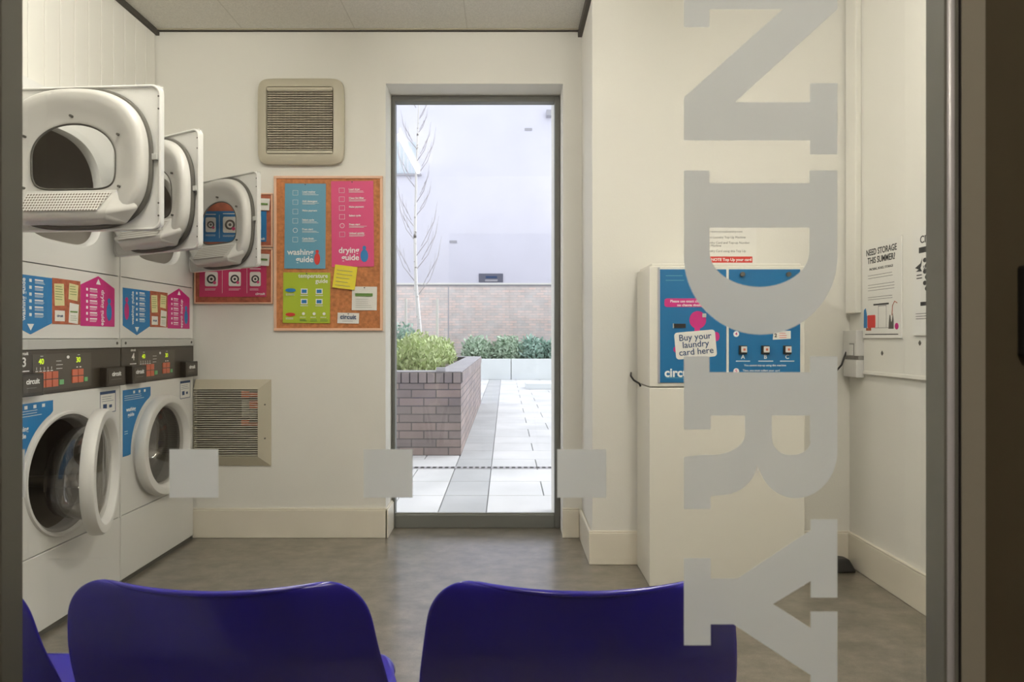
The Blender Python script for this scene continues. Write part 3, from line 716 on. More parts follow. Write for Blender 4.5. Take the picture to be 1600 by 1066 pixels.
t, a, b = sheet('sticky_note', 'yellow sticky note with handwriting, overlapping the drying guide', 'note', 522, 557, 415.5, 451.5, 'yellow', R(7), y=YP-.0065, pin=False)
mb = MB(); lines(mb, -a+.014, a-.014, b-.028, F, 5, .020, .0022, .3); obj('handwriting', mb, 'inkg', t)
t, a, b = sheet('info_card', 'square white card with a green title bar on the cork board', 'note', 550, 589, 448, 485, 'paper', R(.5))
box('green_title_bar', -a+.018, a-.022, F-.0004, F, b-.052, b-.036, 'inkgr', t)
mb = MB(); lines(mb, -a+.02, a-.02, -.004, F, 5, .011, .0012, .3); obj('small_print', mb, 'inkg', t)
t, a, b = sheet('circuit_card', 'small white card reading circuit at the bottom of the cork board', 'note', 527.5, 561, 489, 505.5, 'paper', R(1.5))
text('lettering', 'circuit', .034, 'navy', t, 0, F, .006, bold=.02)
mb = MB(); lines(mb, -.03, .03, -.016, F, 1, .01, .0015); obj('small_print', mb, 'inkg', t)

def picture_poster(label, py0, py1, m, pics, cardbox, cardlabel, mid):
    t, a, b = sheet('laundry_poster', label, 'poster', 312, 416.5, py0, py1, m, 0, pin=False)
    cx = (bx(312)+bx(416.5))/2; cz = (bz(py0)+bz(py1))/2
    mbp, mbd, mbr, mbl = MB(), MB(), MB(), MB()
    for p0, p1, q0, q1 in pics:
        x0, x1, z0, z1 = bx(p0)-cx, bx(p1)-cx, bz(q1)-cz, bz(q0)-cz
        mbp.prism(rrect(x0, x1, z0, z1, .008, 3), F-.0004, F)
        c = ((x0+x1)/2, (z0+z1)/2); r = min(x1-x0, z1-z0)*.36
        mbd.loft([ring3(circle(*c, r, r, 24), F-.0008), ring3(circle(*c, r*.62, r*.62, 24), F-.0008), ring3(circle(*c, r*.62, r*.62, 24), F-.0003), ring3(circle(*c, r, r, 24), F-.0003)])
        mbd.prism(circle(*c, r*.3, r*.3, 14), F-.0008, F-.0003)
        mbr.prism(circle(c[0]+r*.7, c[1]-r*.8, r*.35, r*.35, 12), F-.0012, F-.0004)
        mbl.box(x0, x1, F-.0004, F, z1+.014, z1+.018); lines(mbl, x0, x1, z0-.014, F, 2, .006, .0018)
    for xm in mid: mbl.box(bx(xm)-cx-.0008, bx(xm)-cx+.0008, F-.0004, F, -b+.02, b-.02)
    obj('picture_print', mbp, 'paper', t); obj('drum_print', mbd, 'inkb' if m == 'pink3' else 'gasket', t); obj('hand_print', mbr, 'pink2', t); obj('small_print', mbl, 'ink', t)
    text('lettering', 'circuit', .020, 'ink', t, a-.032, F-.0004, -b+.016, bold=.02)
    c0 = sheet('info_card', cardlabel, 'note', *cardbox, 'paper', R(3), y=YP-.0065, pin=False)
    box('title_bar', -c0[1]+.008, c0[1]-.008, F-.0004, F, -.004, .006, 'inkgr', c0[0])
picture_poster('blue laundry picture poster on the upper small cork board', 330, 378, 'blue', ((322,338,340,363),(349,371,339,364),(395,408.5,337,361)), (403.5,422,310.5,329), 'little white card on the upper small cork board', (343.5,))
picture_poster('pink laundry picture poster on the lower small cork board', 404, 464, 'pink3', ((321,341,425,447.5),(358,377,425,447.5),(391,408,425,447.5)), (403.5,421.5,397,415.5), 'little white card on the lower small cork board', (348,386.5))

# ------------------------------------------------------------------ card vending machine
K = 2.94/1067
def cx_(p): return (p-1015)*K
def cz_(p): return 1.071-(p-528)*K
t = thing('card_machine', 'tall cream laundry card machine with blue front panels beside the window wall', 'vending machine', (.6195, 2.94, 0))
CW = cx_(1258)
obj('base_cabinet', MB().box(0, CW, .0, .278, .0, .856), 'cab', t, bevel=.004)
obj('upper_housing', MB().box(0, CW, .0, .278, .860, 1.380).box(.012, CW-.012, .012, .278, 1.380, 1.393), 'cab', t, bevel=.004)
lp = obj('front_door', MB().box(cx_(1031), cx_(1134.5), -.005, 0, cz_(598), cz_(421)), 'blue3', t, bevel=.001, label='left blue front panel of the card machine')
obj('hinge_strip', MB().box(cx_(1028), cx_(1031), -.006, 0, cz_(599), cz_(418)), 'plate', t)
obj('white_divider', MB().box(cx_(1134.8), cx_(1138.2), -.0055, 0, cz_(598), cz_(421)), 'paper', t)
rp = obj('selection_panel', MB().box(cx_(1139), cx_(1250), -.005, 0, cz_(598), cz_(421)), 'blue3', t, bevel=.001, label='right blue selection panel with buttons A, B and C')
y5 = -.0054
pb = obj('pink_banner', MB().prism(rrect(cx_(1038), cx_(1112), cz_(480), cz_(466.5), .01, 3), y5, -.005), 'pink', lp)
text('lettering', 'Please use exact change', .0155, 'ink', lp, cx_(1074), y5-.0005, cz_(471), bold=.02)
text('lettering', 'no change given', .0155, 'ink', lp, cx_(1076), y5-.0005, cz_(477), bold=.02)
obj('pink_figure', MB().prism(circle(cx_(1090), cz_(500), .036, .038, 28), y5-.0003, -.005).prism(circle(cx_(1057), cz_(546), .014, .014), y5, -.005).prism(circle(cx_(1119), cz_(526), .014, .02), y5, -.005).prism(circle(cx_(1089), cz_(517), .012, .02), y5, -.005), 'pink', lp)
obj('card_slot', MB().box(cx_(1052), cx_(1071), -.009, -.005, cz_(512.5), cz_(506)), 'black', lp, bevel=.001)
obj('slot_rim', MB().box(cx_(1051), cx_(1052.4), -.0095, -.005, cz_(513), cz_(505.5)).box(cx_(1097), cx_(1103), -.008, -.005, cz_(496), cz_(490)), 'silver', lp)
q = rrect(-.088, .088, -.058, .058, .014, 4); a_ = R(5); cc = (cx_(1086.5), cz_(538.5))
obj('sign_print', MB().prism([(cc[0]+x*math.cos(a_)-z*math.sin(a_), cc[1]+x*math.sin(a_)+z*math.cos(a_)) for x, z in q], y5-.0006, -.005), 'paper', lp)
text('lettering', 'Buy your\nlaundry\ncard here', .0385, 'navy', lp, cc[0], y5-.0012, cc[1]+.001, rot2=a_, bold=.008, line=.82)
text('lettering', 'circuit', .052, 'ink', lp, cx_(1062), y5, cz_(583), bold=.03)
mb = MB(); lines(mb, cx_(1040), cx_(1088), cz_(590.5), -.005, 1, .01, .003); lines(mb, cx_(1040), cx_(1070), cz_(431), -.005, 2, .02, .003)
obj('small_print', mb, 'blue2', lp)
for px in (1159, 1231):
    obj('key_lock', MB().tube([(cx_(px), -.004, cz_(429)), (cx_(px), -.016, cz_(429))], .010, 14), 'gasket', rp, smooth=False)
for i, px in enumerate((1160.5, 1195.5, 1229.5)):
    bt = obj('push_button', MB().box(cx_(px)-.019, cx_(px)+.015, -.016, -.005, cz_(546.5)-.019, cz_(546.5)+.018), 'black', rp, bevel=.002)
    obj('button_cap', MB().box(cx_(px)-.012, cx_(px)+.013, -.021, -.016, cz_(546.5)-.012, cz_(546.5)+.014), 'white2', bt, bevel=.002)
    obj('button_mark', MB().box(cx_(px)-.004, cx_(px)+.006, -.0215, -.021, cz_(546.5)-.004, cz_(546.5)+.006), 'orange_b', bt)
    text('lettering', 'ABC'[i], .024, 'ink', rp, cx_(px), y5, cz_(558), bold=.02)
    mb = MB(); lines(mb, cx_(px-11), cx_(px+13), cz_(564.3), -.005, 1, .01, .0035, .1); obj('small_print', mb, 'ink', rp)
text('lettering', 'You cannot top-up using this machine', .0118, 'ink', rp, cx_(1195), y5, cz_(571), bold=.01)
for n_, py in (('4', 522), ('5', 580)):
    cn = obj('step_number', MB().prism(circle(cx_(1150), cz_(py), .0125, .0125, 20), y5, -.005), 'ink', rp)
    text('numeral', n_, .019, 'pink', cn, cx_(1150), y5-.0006, cz_(py), bold=.02)
text('lettering', 'Then, you must collect your card', .0118, 'ink', rp, cx_(1160), y5, cz_(579), bold=.01, align='LEFT')
st = obj('price_sticker', MB().prism([(cx_(1207),cz_(531)),(cx_(1235),cz_(529.5)),(cx_(1235),cz_(517)),(cx_(1208),cz_(518))], y5-.0003, -.005), 'paper', rp)
text('lettering', '2', .022, 'inkb', st, cx_(1211.5), y5-.0008, cz_(524.5), bold=.03)
mb = MB(); lines(mb, cx_(1217), cx_(1230), cz_(521), y5-.0003, 3, .009, .002); obj('small_print', mb, 'red', st)
cab_side = obj('vent_slots', MB().box(-.001, .001, .03, .06, .70, .72), 'cab', t)
cbl = obj('power_cable', MB().tube([(.594, 3.235-.001, .905), (.585, 3.19, .893), (.592, 3.15, .875), (.612, 3.13, .862), (.617, 3.12, .850)], .0045, 8), 'black', smooth=True)
tag(cbl, 'short black cable looping out behind the left side of the card machine', 'cable')

# paper notice above the machine
def plane_thing(name, label, cat, x0, x1, y, z0, z1, m):
    t = thing(name, label, cat, ((x0+x1)/2, y, (z0+z1)/2)); a, b = (x1-x0)/2, (z1-z0)/2
    box('sheet', -a, a, -.001, 0, -b, b, m, t); return t, a, b
KB = 3.235/1067
t, a, b = plane_thing('paper_notice', 'white paper notice with a red bar on the wall above the card machine', 'notice', (1085-790)*KB, (1182-790)*KB, 3.2345, 1.071+(528-413)*KB, 1.071+(528-340)*KB, 'paper')
def nx(p): return (p-1133.5)*KB
def nz(p): return -(p-376.5)*KB
ty = -.0014
for py, s_ in ((353.5, 'How to top up your laundry card'), (362, '1. Visit www.circuitlaundry.com'), (371, '2. Select Laundry Top Up Machine'), (379.5, '3. Laundry Card and Top-up Number'), (384, 'on the Machine'), (392.5, '4. Laundry Card using this Top Up')):
    text('lettering', s_, .0150, 'inkg', t, nx(1096), ty, nz(py), align='LEFT')
rb = box('red_bar', nx(1092), nx(1175.5), -.0016, -.001, nz(410.5), nz(401), 'red', t)
text('lettering', 'NOTE Top Up your card', .0185, 'ink', t, nx(1174), -.0021, nz(406), align='RIGHT', bold=.025)

# ------------------------------------------------------------------ right wall: panel, posters, trunking, socket
XW = XR
pn = thing('wall_panel', 'large white painted panel fixed to the right wall behind the posters', 'wall panel', (XW, 2.0, .907))
PT = .012
obj('board', MB().box(-PT, 0, -1.15, 1.085, 0, 1.80), 'plank', pn, bevel=.002)
obj('lower_edge_bead', MB().box(-PT-.004, -PT+.0, -1.15, 1.085, 0, .016), 'plank', pn, bevel=.002)
def ry(px): return (XW-PT)/(px-790)*1067
for px, py in ((1379, 552), (1438, 536)):
    Y = ry(px); Z = 1.071-(py-528)*Y/1067
    obj('screw', MB().add([(-PT-.003, Y-2.0+u, Z-.907+v) for u, v in ((-.008,0),(0,-.010),(.008,0),(0,.010))] + [(-PT, Y-2.0+u, Z-.907+v) for u, v in ((-.008,0),(0,-.010),(.008,0),(0,.010))], [(0,1,2,3),(0,4,5,1),(1,5,6,2),(2,6,7,3),(3,7,4,0)]), 'gasket', pn)
def wall_sheet(name, label, y0, y1, z0, z1):
    """sheet on the right wall; local x runs towards the viewer, readable from -x"""
    t = thing(name, label, 'poster', (XW-PT-.0015, (y0+y1)/2, (z0+z1)/2), -PI/2); a, b = (y1-y0)/2, (z1-z0)/2
    obj('sheet', MB().box(-a, a, -.006, .0, -b, b), 'paper', t); return t, a, b
t, a, b = wall_sheet('storage_poster', 'white poster asking NEED STORAGE THIS SUMMER on the right wall panel', 2.780, 3.078, 1.070, 1.490)
ty = -.0064
text('lettering', 'NEED STORAGE\nTHIS SUMMER?', .0385, 'inkb', t, 0, ty, b-.062, bold=.015, sx=.86, line=.95)
text('lettering', 'PACKING, BOXES, STORAGE', .0145, 'inkb', t, 0, ty, b-.118)
mb = MB()
for z in (-.0, -.012, -.042, -.054, -.066, -.096, -.106): lines(mb, -a+.045, a-.045, b-.145+z, ty+.0004, 1, .01, .0022, .1)
obj('small_print', mb, 'inkg', t)
mb = MB().box(-.06, .06, ty, -.006, b-.278, b-.271).box(-a+.02, a-.02, ty, -.006, -b+.014, -b+.018); obj('dark_print', mb, 'inkb', t)
zf = -b+.045
obj('blue_bag_print', MB().prism([(-a+.008,zf),(-a+.036,zf),(-a+.038,zf+.05),(-a+.026,zf+.088),(-a+.010,zf+.080)], ty, -.006), 'blue', t)
obj('suitcase_print', MB().prism(rrect(-a+.040, -a+.105, zf, zf+.056, .006, 3), ty-.0003, -.006), 'red', t)
obj('door_outline_print', MB().box(-.022,-.020,ty,-.006,zf,zf+.095).box(.040,.042,ty,-.006,zf,zf+.095).box(-.022,.042,ty,-.006,zf+.092,zf+.095).box(-.05,.06,ty,-.006,zf-.002,zf), 'inkg', t)
obj('bottles_print', MB().prism([(.058,zf-.006),(.096,zf-.006),(.096,zf+.030),(.090,zf+.060),(.084,zf+.030),(.078,zf+.020),(.072,zf+.052),(.066,zf+.052),(.060,zf+.020)], ty, -.006), 'gasket', t)
obj('hook_print', MB().tube([(.085,ty,zf+.05),(.088,ty,zf+.09),(.104,ty,zf+.108),(.122,ty,zf+.10)], .0018, 6), 'cork2', t)
obj('flower_print', MB().prism(circle(.118, zf+.004, .014, .014, 10), ty, -.006), 'pink', t)
obj('shoes_print', MB().box(-a+.03, -a+.07, ty-.0005, -.006, zf-.012, zf), 'cork2', t)

t, a, b = wall_sheet('black_print_poster', 'white poster with black print, cut off by the door frame at right', 2.400, 2.700, 1.080, 1.500)
text('lettering', 'CITY', .040, 'inkb', t, -.06, ty, b-.05, bold=.01)
text('lettering', 'SUMMER', .022, 'inkb', t, -.04, ty, b-.16, bold=.01)
mb = MB().box(-.11, .02, ty, -.006, b-.10, b-.078).prism([(-.135,b-.155),(-.105,b-.165),(-.095,b-.150),(-.088,b-.120),(-.100,b-.140)], ty, -.006).prism([(-.130,b-.170),(-.090,b-.172),(-.100,b-.158)], ty, -.006)
for k in range(6):
    mb.prism(circle(-.072+.012*(k % 2), b-.13-k*.022, .012, .009, 10), ty, -.006)
    lines(mb, -.05, .10, b-.125-k*.022, -.006, 1, .01, .009, .3)
mb.box(-.10, .08, ty, -.006, b-.305, b-.290); lines(mb, -.125, -.09, b-.185, -.006, 2, .012, .004); lines(mb, -.13, .0, b-.335, -.006, 3, .010, .002)
obj('black_print', mb, 'inkb', t)

tk = obj('cable_trunking', MB().box(1.602, XR-.0005, 3.125, 3.218, 1.185, 2.715), 'plank', bevel=.003)
tag(tk, 'white vertical cable trunking in the corner of the right wall', 'trunking')
t = thing('power_socket', 'white fused switch box on the right wall below the trunking', 'switch', (XR, 3.14, .89))
obj('back_box', MB().box(-.040, -.0005, -.045, .075, 0, .080).box(-.040, -.0005, -.045, .075, .098, .215), 'white2', t, bevel=.003)
obj('switch_plate', MB().box(-.030, -.0005, -.045, .07, .080, .098), 'lgasket', t)
obj('switch_rocker', MB().box(-.046, -.040, -.02, .01, .100, .150), 'white', t, bevel=.002)
obj('rocker_gap', MB().box(-.0415, -.040, -.026, .016, .094, .156), 'lgasket', t)
cb = obj('power_cable', MB().tube([(1.592, 3.19, 1.005), (1.582, 3.19, .980), (1.560, 3.17, .945), (1.51, 3.15, .90), (1.42, 3.18, .86), (1.33, 3.20, .85)], .0045, 8), 'black', smooth=True)
tag(cb, 'black cable running from the switch box towards the card machine', 'cable')
ds = obj('floor_box', MB().add([(1.50,3.10,0),(1.60,3.10,0),(1.605,3.205,0),(1.50,3.205,0),(1.505,3.12,.055),(1.57,3.12,.062),(1.59,3.20,.045),(1.505,3.20,.060)], [(0,3,2,1),(4,5,6,7),(0,1,5,4),(1,2,6,5),(2,3,7,6),(3,0,4,7)]), 'black', bevel=.012, seg=3)
tag(ds, 'small black rubber block on the floor in the right-hand corner', 'door stop')

# ------------------------------------------------------------------ chairs
def make_chair(label, x, y, rz):
    t = thing('plastic_chair', label, 'chair', (x, y, 0), rz, 'blue plastic chairs in a row behind the glass')
    TOP = .712
    prof = [(-.001,.706),(.000,.7115)] + [(.004+.35*t_**1.15, TOP-t_) for t_ in (.0, .003, .010, .020, .034, .052, .075, .11)] + [(.062,.54),(.080,.49),(.105,.455),(.15,.438),(.21,.432),(.28,.434),(.34,.446),(.372,.452),(.390,.442),(.395,.425)]
    nu = 32; vs = []; fs = []; nb = 12; RC = .058
    for i, (py, pz) in enumerate(prof):
        t_ = 0 if i <= 2 else TOP-pz                      # distance below the top edge
        back = i < nb
        hw = .219 + .027*min(1, t_/.17) if back else .250-.045*max(0, (py-.10)/.29)
        if t_ < RC: hw -= RC-math.sqrt(max(0, RC**2-(RC-t_)**2))
        for j in range(nu+1):
            u = -1+2*j/nu; uu = abs(u)
            x_ = hw*u
            yy, zz = py, pz
            if back:
                yy += .030*uu**2*(1-.25*i/nb)
                fade = max(0, 1-t_/.11)
                zz += (.008*(abs(x_)/.17)**2-.002)*fade
            else:
                zz += .022*uu**4*(1-max(0, (py-.30)/.1)*.6)
                if uu > .93: zz -= .012*(uu-.93)/.07
                if py > .30: yy -= .05*max(0, uu-.7)**2/.09
            vs.append((x_, yy, zz))
    for i in range(len(prof)-1):
        for j in range(nu): fs.append((i*(nu+1)+j, i*(nu+1)+j+1, (i+1)*(nu+1)+j+1, (i+1)*(nu+1)+j))
    o = obj('shell', MB().add(vs, fs), 'chair', t, smooth=True)
    sd = o.modifiers.new('thick', 'SOLIDIFY'); sd.thickness = .006; sd.offset = 0
    sb = o.modifiers.new('sub', 'SUBSURF'); sb.levels = 1; sb.render_levels = 2
    for sx_ in (-1, 1):
        obj('leg', MB().tube([(sx_*.15, .35, .425), (sx_*.19, .38, .2), (sx_*.205, .40, 0)], .011, 10), 'cleg', t, smooth=True)
        obj('leg', MB().tube([(sx_*.15, .13, .425), (sx_*.19, .06, .2), (sx_*.205, .03, 0)], .011, 10), 'cleg', t, smooth=True)
    obj('seat_frame', MB().tube([(-.15, .35, .418), (-.15, .13, .425)], .010, 8).tube([(.15, .35, .418), (.15, .13, .425)], .010, 8).tube([(-.15, .24, .418), (.15, .24, .418)], .010, 8), 'cleg', t, smooth=True)
    return t
make_chair('blue plastic chair seen from behind, in the middle of the row', -.424, .965, R(-1.5))
make_chair('blue plastic chair at the right end of the row, by the letter Y', .112, .965, R(.5))
make_chair('blue plastic chair at the far left, mostly hidden by the door frame', -.925, .965, 0)

# ------------------------------------------------------------------ glazed door in front of the camera
YG = .70
def dxp(p): return (p-790)*YG/1067
def dzp(p): return 1.071-(p-528)*YG/1067
door = bpy.data.objects.new('door_1', None); C.objects.link(door); door['kind'] = 'structure'; door['label'] = 'glazed door with frosted lettering'
x0, x1 = dxp(35), dxp(1447)
YN = .671
def dxn(p): return (p-790)*YN/1067
obj('stile', MB().box(x0-.085, x0, YN, .70, 0, 2.10), 'alu_d', door)
obj('stile', MB().box(x1, x1+.014, YN, .70, 0, 2.10), 'alu_l', door)
obj('bottom_rail', MB().box(x0, x1, YN, .70, 0, .16), 'alu', door, bevel=.002)
obj('top_rail', MB().box(x0, x1, YN, .70, 2.0, 2.10), 'alu', door, bevel=.002)
box('glass_pane', x0-.004, x1+.004, YG+.004, YG+.0041, .155, 2.005, 'fglass', door)
box('rubber_seal', dxn(1475)+.0003, dxn(1480), YN+.001, .70, 0, 2.10, 'black', door)
obj('steel_pull_bar', MB().tube([((dxn(1486)), YN+.002, .05), (dxn(1486), YN+.002, 1.0), (dxn(1486), YN+.002, 2.05)], .0044, 16), 'steel', door, smooth=True)
def vinyl(name, polys, label):
    mb = MB()
    for q in polys: mb.prism([(dxp(a_), dzp(b_)) for a_, b_ in q], YG+.0032, YG+.0033)
    return obj(name, mb, 'frost', door, label=label)
for k, px in enumerate((-42, 262, 567, 871)):
    vinyl('frosted_square', [[(px, 703), (px+77, 703), (px+77, 779), (px, 779)]], 'frosted square on the glass, %s' % ('partly behind the left door stile', 'in front of the last washer', 'at the left edge of the window', 'at the right edge of the window')[k])
def arc(cx, cy, rx, ry, a0, a1, n=16): return [(cx+rx*math.cos(R(a0+(a1-a0)*k/n)), cy+ry*math.sin(R(a0+(a1-a0)*k/n))) for k in range(n+1)]
def polyh(name, outer, holes, label):
    """outline with holes, filled through a 2D curve, thin vinyl on the glass"""
    cu = bpy.data.curves.new(name, 'CURVE'); cu.dimensions = '2D'; cu.fill_mode = 'BOTH'; cu.extrude = .00005
    for q in [outer]+holes:
        s_ = cu.splines.new('POLY'); s_.points.add(len(q)-1); s_.use_cyclic_u = True
        for p, (a_, b_) in zip(s_.points, q): p.co = (dxp(a_), dzp(b_), 0, 1)
    o = bpy.data.objects.new('tmp', cu); C.objects.link(o)
    dg = bpy.context.evaluated_depsgraph_get(); me = bpy.data.meshes.new_from_object(o.evaluated_get(dg)); bpy.data.objects.remove(o); me.materials.clear()
    me.transform(Matrix.Translation((0, YG+.0032, 0)) @ Matrix.Rotation(PI/2, 4, 'X'))
    o = link(name, me, 'frost', door); o['label'] = label; return o
# letters of LAUNDRY turned a quarter, reading downwards: N, D, R, Y
polyh('frosted_letter', [(1070,-70),(1110,-70),(1110,-45),(1268,-45),(1268,-70),(1311,-70),(1311,12),(1150,158),(1268,158),(1268,128),(1311,128),(1311,240),(1268,240),(1268,218),(1070,218),(1070,150),(1225,12),(1110,12),(1110,40),(1070,40)], [], 'frosted letter N, topmost on the glass')
D_out = [(1070,265),(1110,265),(1110,285),(1267,285),(1267,265),(1311,265)] + arc(1190.5, 400, 120.5, 123, 0, 180, 40)
D_in = [(1110,355),(1267,355)] + arc(1188.5, 392, 78.5, 56, 0, 180, 28)
polyh('frosted_letter', D_out, [D_in], 'frosted letter D, lying on its side above the R')
R_out = [(1070,557),(1110,557),(1110,582),(1268,582),(1268,557),(1311,557),(1311,700)] + arc(1245, 706, 66, 74, 0, 90, 14) + arc(1246, 716, 60, 64, 90, 165, 10) + \
        [(1186,738)] + arc(1128, 722, 57, 53, 5, 90, 10) + [(1112,777),(1112,797),(1070,797),(1070,715)] + arc(1112, 679, 54, 33, 100, 0, 12) + [(1166,650),(1112,650),(1112,672),(1070,672)]
R_in = [(1208,650),(1268,650),(1268,690)] + arc(1240, 690, 29, 22, 0, 90, 6) + arc(1236, 684, 28, 28, 90, 180, 8)
polyh('frosted_letter', R_out, [R_in], 'frosted letter R, lying on its side between D and Y')
Y_out = [(1070,874),(1112,874),(1112,906),(1154,906),(1269,830),(1269,813),(1311,813),(1311,936),(1269,936),(1269,910),(1210,946),(1269,984),(1269,958),(1311,958),(1311,1082),(1269,1082),(1269,1058),(1148,978),(1112,978),(1112,1011),(1070,1011)]
polyh('frosted_letter', Y_out, [], 'frosted letter Y, lying on its side, lowest on the glass')

struct('trim_6', MB().box(dxn(1490), dxn(1503), .672, .70, 0, 2.12), 'black', label='black gap beside the door jamb')
struct('trim_7', MB().box(dxn(1503), dxn(1540), YN, .70, 0, 2.14), 'jamb', label='taupe door jamb')
struct('wall_corridor_right', MB().box(dxn(1540), XR+.1, YN, .72, 0, 2.72), 'darkwall', label='dark brown corridor wall right of the door')
struct('wall_corridor_left', MB().box(XL-.1, x0-.087, YN, .72, 0, 2.72), 'darkwall', label='dark corridor wall left of the door')
struct('wall_corridor_over', MB().box(x0-.087, dxn(1540), YN, .72, 2.14, 2.72), 'darkwall', label='dark corridor wall over the door')
struct('wall_front', MB().box(XL-.1, x0-.087, .72, .79, 0, 2.72).box(.50, XR+.1, .72, .79, 0, 2.72).box(x0-.087, dxn(1540), .72, .79, 2.14, 2.72), 'wall', label='inner cream face of the glazed wall')
ac = box('access_plate', dxn(1588), dxn(1588)+.085, .660, YN, dzp(556), dzp(420), 'black', bevel=.003)
tag(ac, 'black door entry plate on the dark wall at the right edge', 'switch')
# corridor the camera stands in
struct('floor_corridor', MB().box(-2.5, 2.0, -1.9, .70, -.05, 0), 'corrf')
struct('ceiling_corridor', MB().box(-2.5, 2.0, -1.9, .70, 2.72, 2.80), 'ceil')
struct('wall_corridor_back', MB().box(-2.5, 2.0, -1.98, -1.9, -.05, 2.80), 'corr')
struct('wall_corridor_end', MB().box(-2.6, -2.5, -1.98, .72, -.05, 2.80), 'corr')
struct('wall_corridor_far_end', MB().box(2.0, 2.1, -1.98, .72, -.05, 2.80), 'corr')
batten(-.3, -1.4, -.2, 2.72, 'ctube', 'added unseen fill light, a fluorescent batten on the corridor ceiling outside the glazed door')  # added as fill for the door frame, lettering and chair backs

# ------------------------------------------------------------------ courtyard
struct('wall_outer_facade', MB().box(-9, XL-.1, 3.70, 3.93, -.05, 7).box(XR+.1, 7, 3.70, 3.93, -.05, 7).box(XL-.1, XR+.1, 3.70, 3.93, 2.80, 7), 'facade', label='outer face of the building')
def paving():
    m = bpy.data.materials.new('pale_paving'); m.use_nodes = True; nt = m.node_tree; b_ = nt.nodes['Principled BSDF']
    n = nt.nodes.new('ShaderNodeTexNoise'); n.inputs['Scale'].default_value = 1.5; n.inputs['Detail'].default_value = 8
    oi = nt.nodes.new('ShaderNodeTexCoord'); r = nt.nodes.new('ShaderNodeValToRGB')
    r.color_ramp.elements[0].position = .3; r.color_ramp.elements[0].color = (.56, .57, .57, 1); r.color_ramp.elements[1].position = .7; r.color_ramp.elements[1].color = (.74, .74, .745, 1)
    nt.links.new(oi.outputs['Object'], n.inputs['Vector']); nt.links.new(n.outputs['Fac'], r.inputs[0]); nt.links.new(r.outputs[0], b_.inputs['Base Color']); b_.inputs['Roughness'].default_value = .6
    return m
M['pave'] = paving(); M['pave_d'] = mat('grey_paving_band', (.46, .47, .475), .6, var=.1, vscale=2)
M['joint'] = mat('paving_joint', (.30, .31, .31), .9)
struct('floor_courtyard', MB().box(-9, 7, 3.93, 24, -.10, -.012), 'joint', label='courtyard ground')
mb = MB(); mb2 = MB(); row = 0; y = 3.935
while y < 20:
    d = .246 if row == 0 else (.46 if y < 7 else .60)
    ofs = 0 if row % 2 == 0 else .3
    if not (5.5 < y < 5.6) or True:
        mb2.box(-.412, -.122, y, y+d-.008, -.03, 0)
        x = -.116
        first = .62 if row % 2 else .38
        while x < 7: mb.box(x, min(7, x+first-.008), y, y+d-.008, -.03, 0); x += first; first = .6
        x = -.420; first = .3 if row % 2 else .6
        while x > -6: mb.box(max(-6, x-first+.008), x, y, y+d-.008, -.03, 0); x -= first; first = .6
    y += d; row += 1
struct('floor_paving', mb, 'pave', label='pale courtyard paving slabs', bevel=.003)
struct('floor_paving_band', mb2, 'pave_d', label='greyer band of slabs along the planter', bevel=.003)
dn = obj('drain_channel', MB().box(-4, 6, 5.585, 5.66, -.02, .003), 'cop'); tag(dn, 'narrow slotted drain channel across the courtyard paving', 'drain')
mb = MB(); x = -2.0
while x < 3: mb.box(x, x+.03, 5.595, 5.650, .003, .0045); x += .05
obj('slots', mb, 'inkb', dn)

M['joint2'] = mat('dark_mortar', (.10, .095, .09), .9)
pl = thing('brick_planter', 'raised brick planter with soldier course beyond the window', 'planter', (-.407, 6.21, 0))
PX, PYL = -2.6, 5.05
mb = MB().box(PX, 0, 0, .225, 0, .655).box(-.225, 0, .225, PYL, 0, .655).box(PX, -.225, PYL-.2, PYL, 0, .655)
obj('brick_body', mb, 'brick_n', pl)
mb = MB().box(PX, 0.004, -.004, .225, .655, .755).box(-.225, .004, .225, PYL, .655, .755).box(PX, -.225, PYL-.2, PYL, .655, .755)
obj('course_backing', mb, 'joint2', pl)
mb = MB(); k = 0
while -.072-k*.078 > PX: mb.box(-.070-k*.078, -.002-k*.078, -.012, .20, .662, .754); k += 1
k = 1
while .078*k < PYL-.08: mb.box(-.20, .012, .004+k*.078, .072+k*.078, .662, .754); k += 1
sc_ = obj('soldier_course', mb, 'brick_s', pl, bevel=.003)
obj('coping', MB().box(PX, .006, -.006, .225, .755, .766).box(-.225, .006, .225, PYL, .755, .766).box(PX, -.225, PYL-.2, PYL, .755, .766), 'cop', pl, bevel=.003)
box('soil', PX, -.225, .225, PYL-.2, .0, .70, 'soil', pl)
st = obj('marker_block', MB().box(-.94, -.79, 6.19, 6.30, .758, .83) if False else MB().box(-.63, -.548, 6.194, 6.28, .767, .80), 'plate'); tag(st, 'small pale block sitting on the edge of the brick planter', 'block')

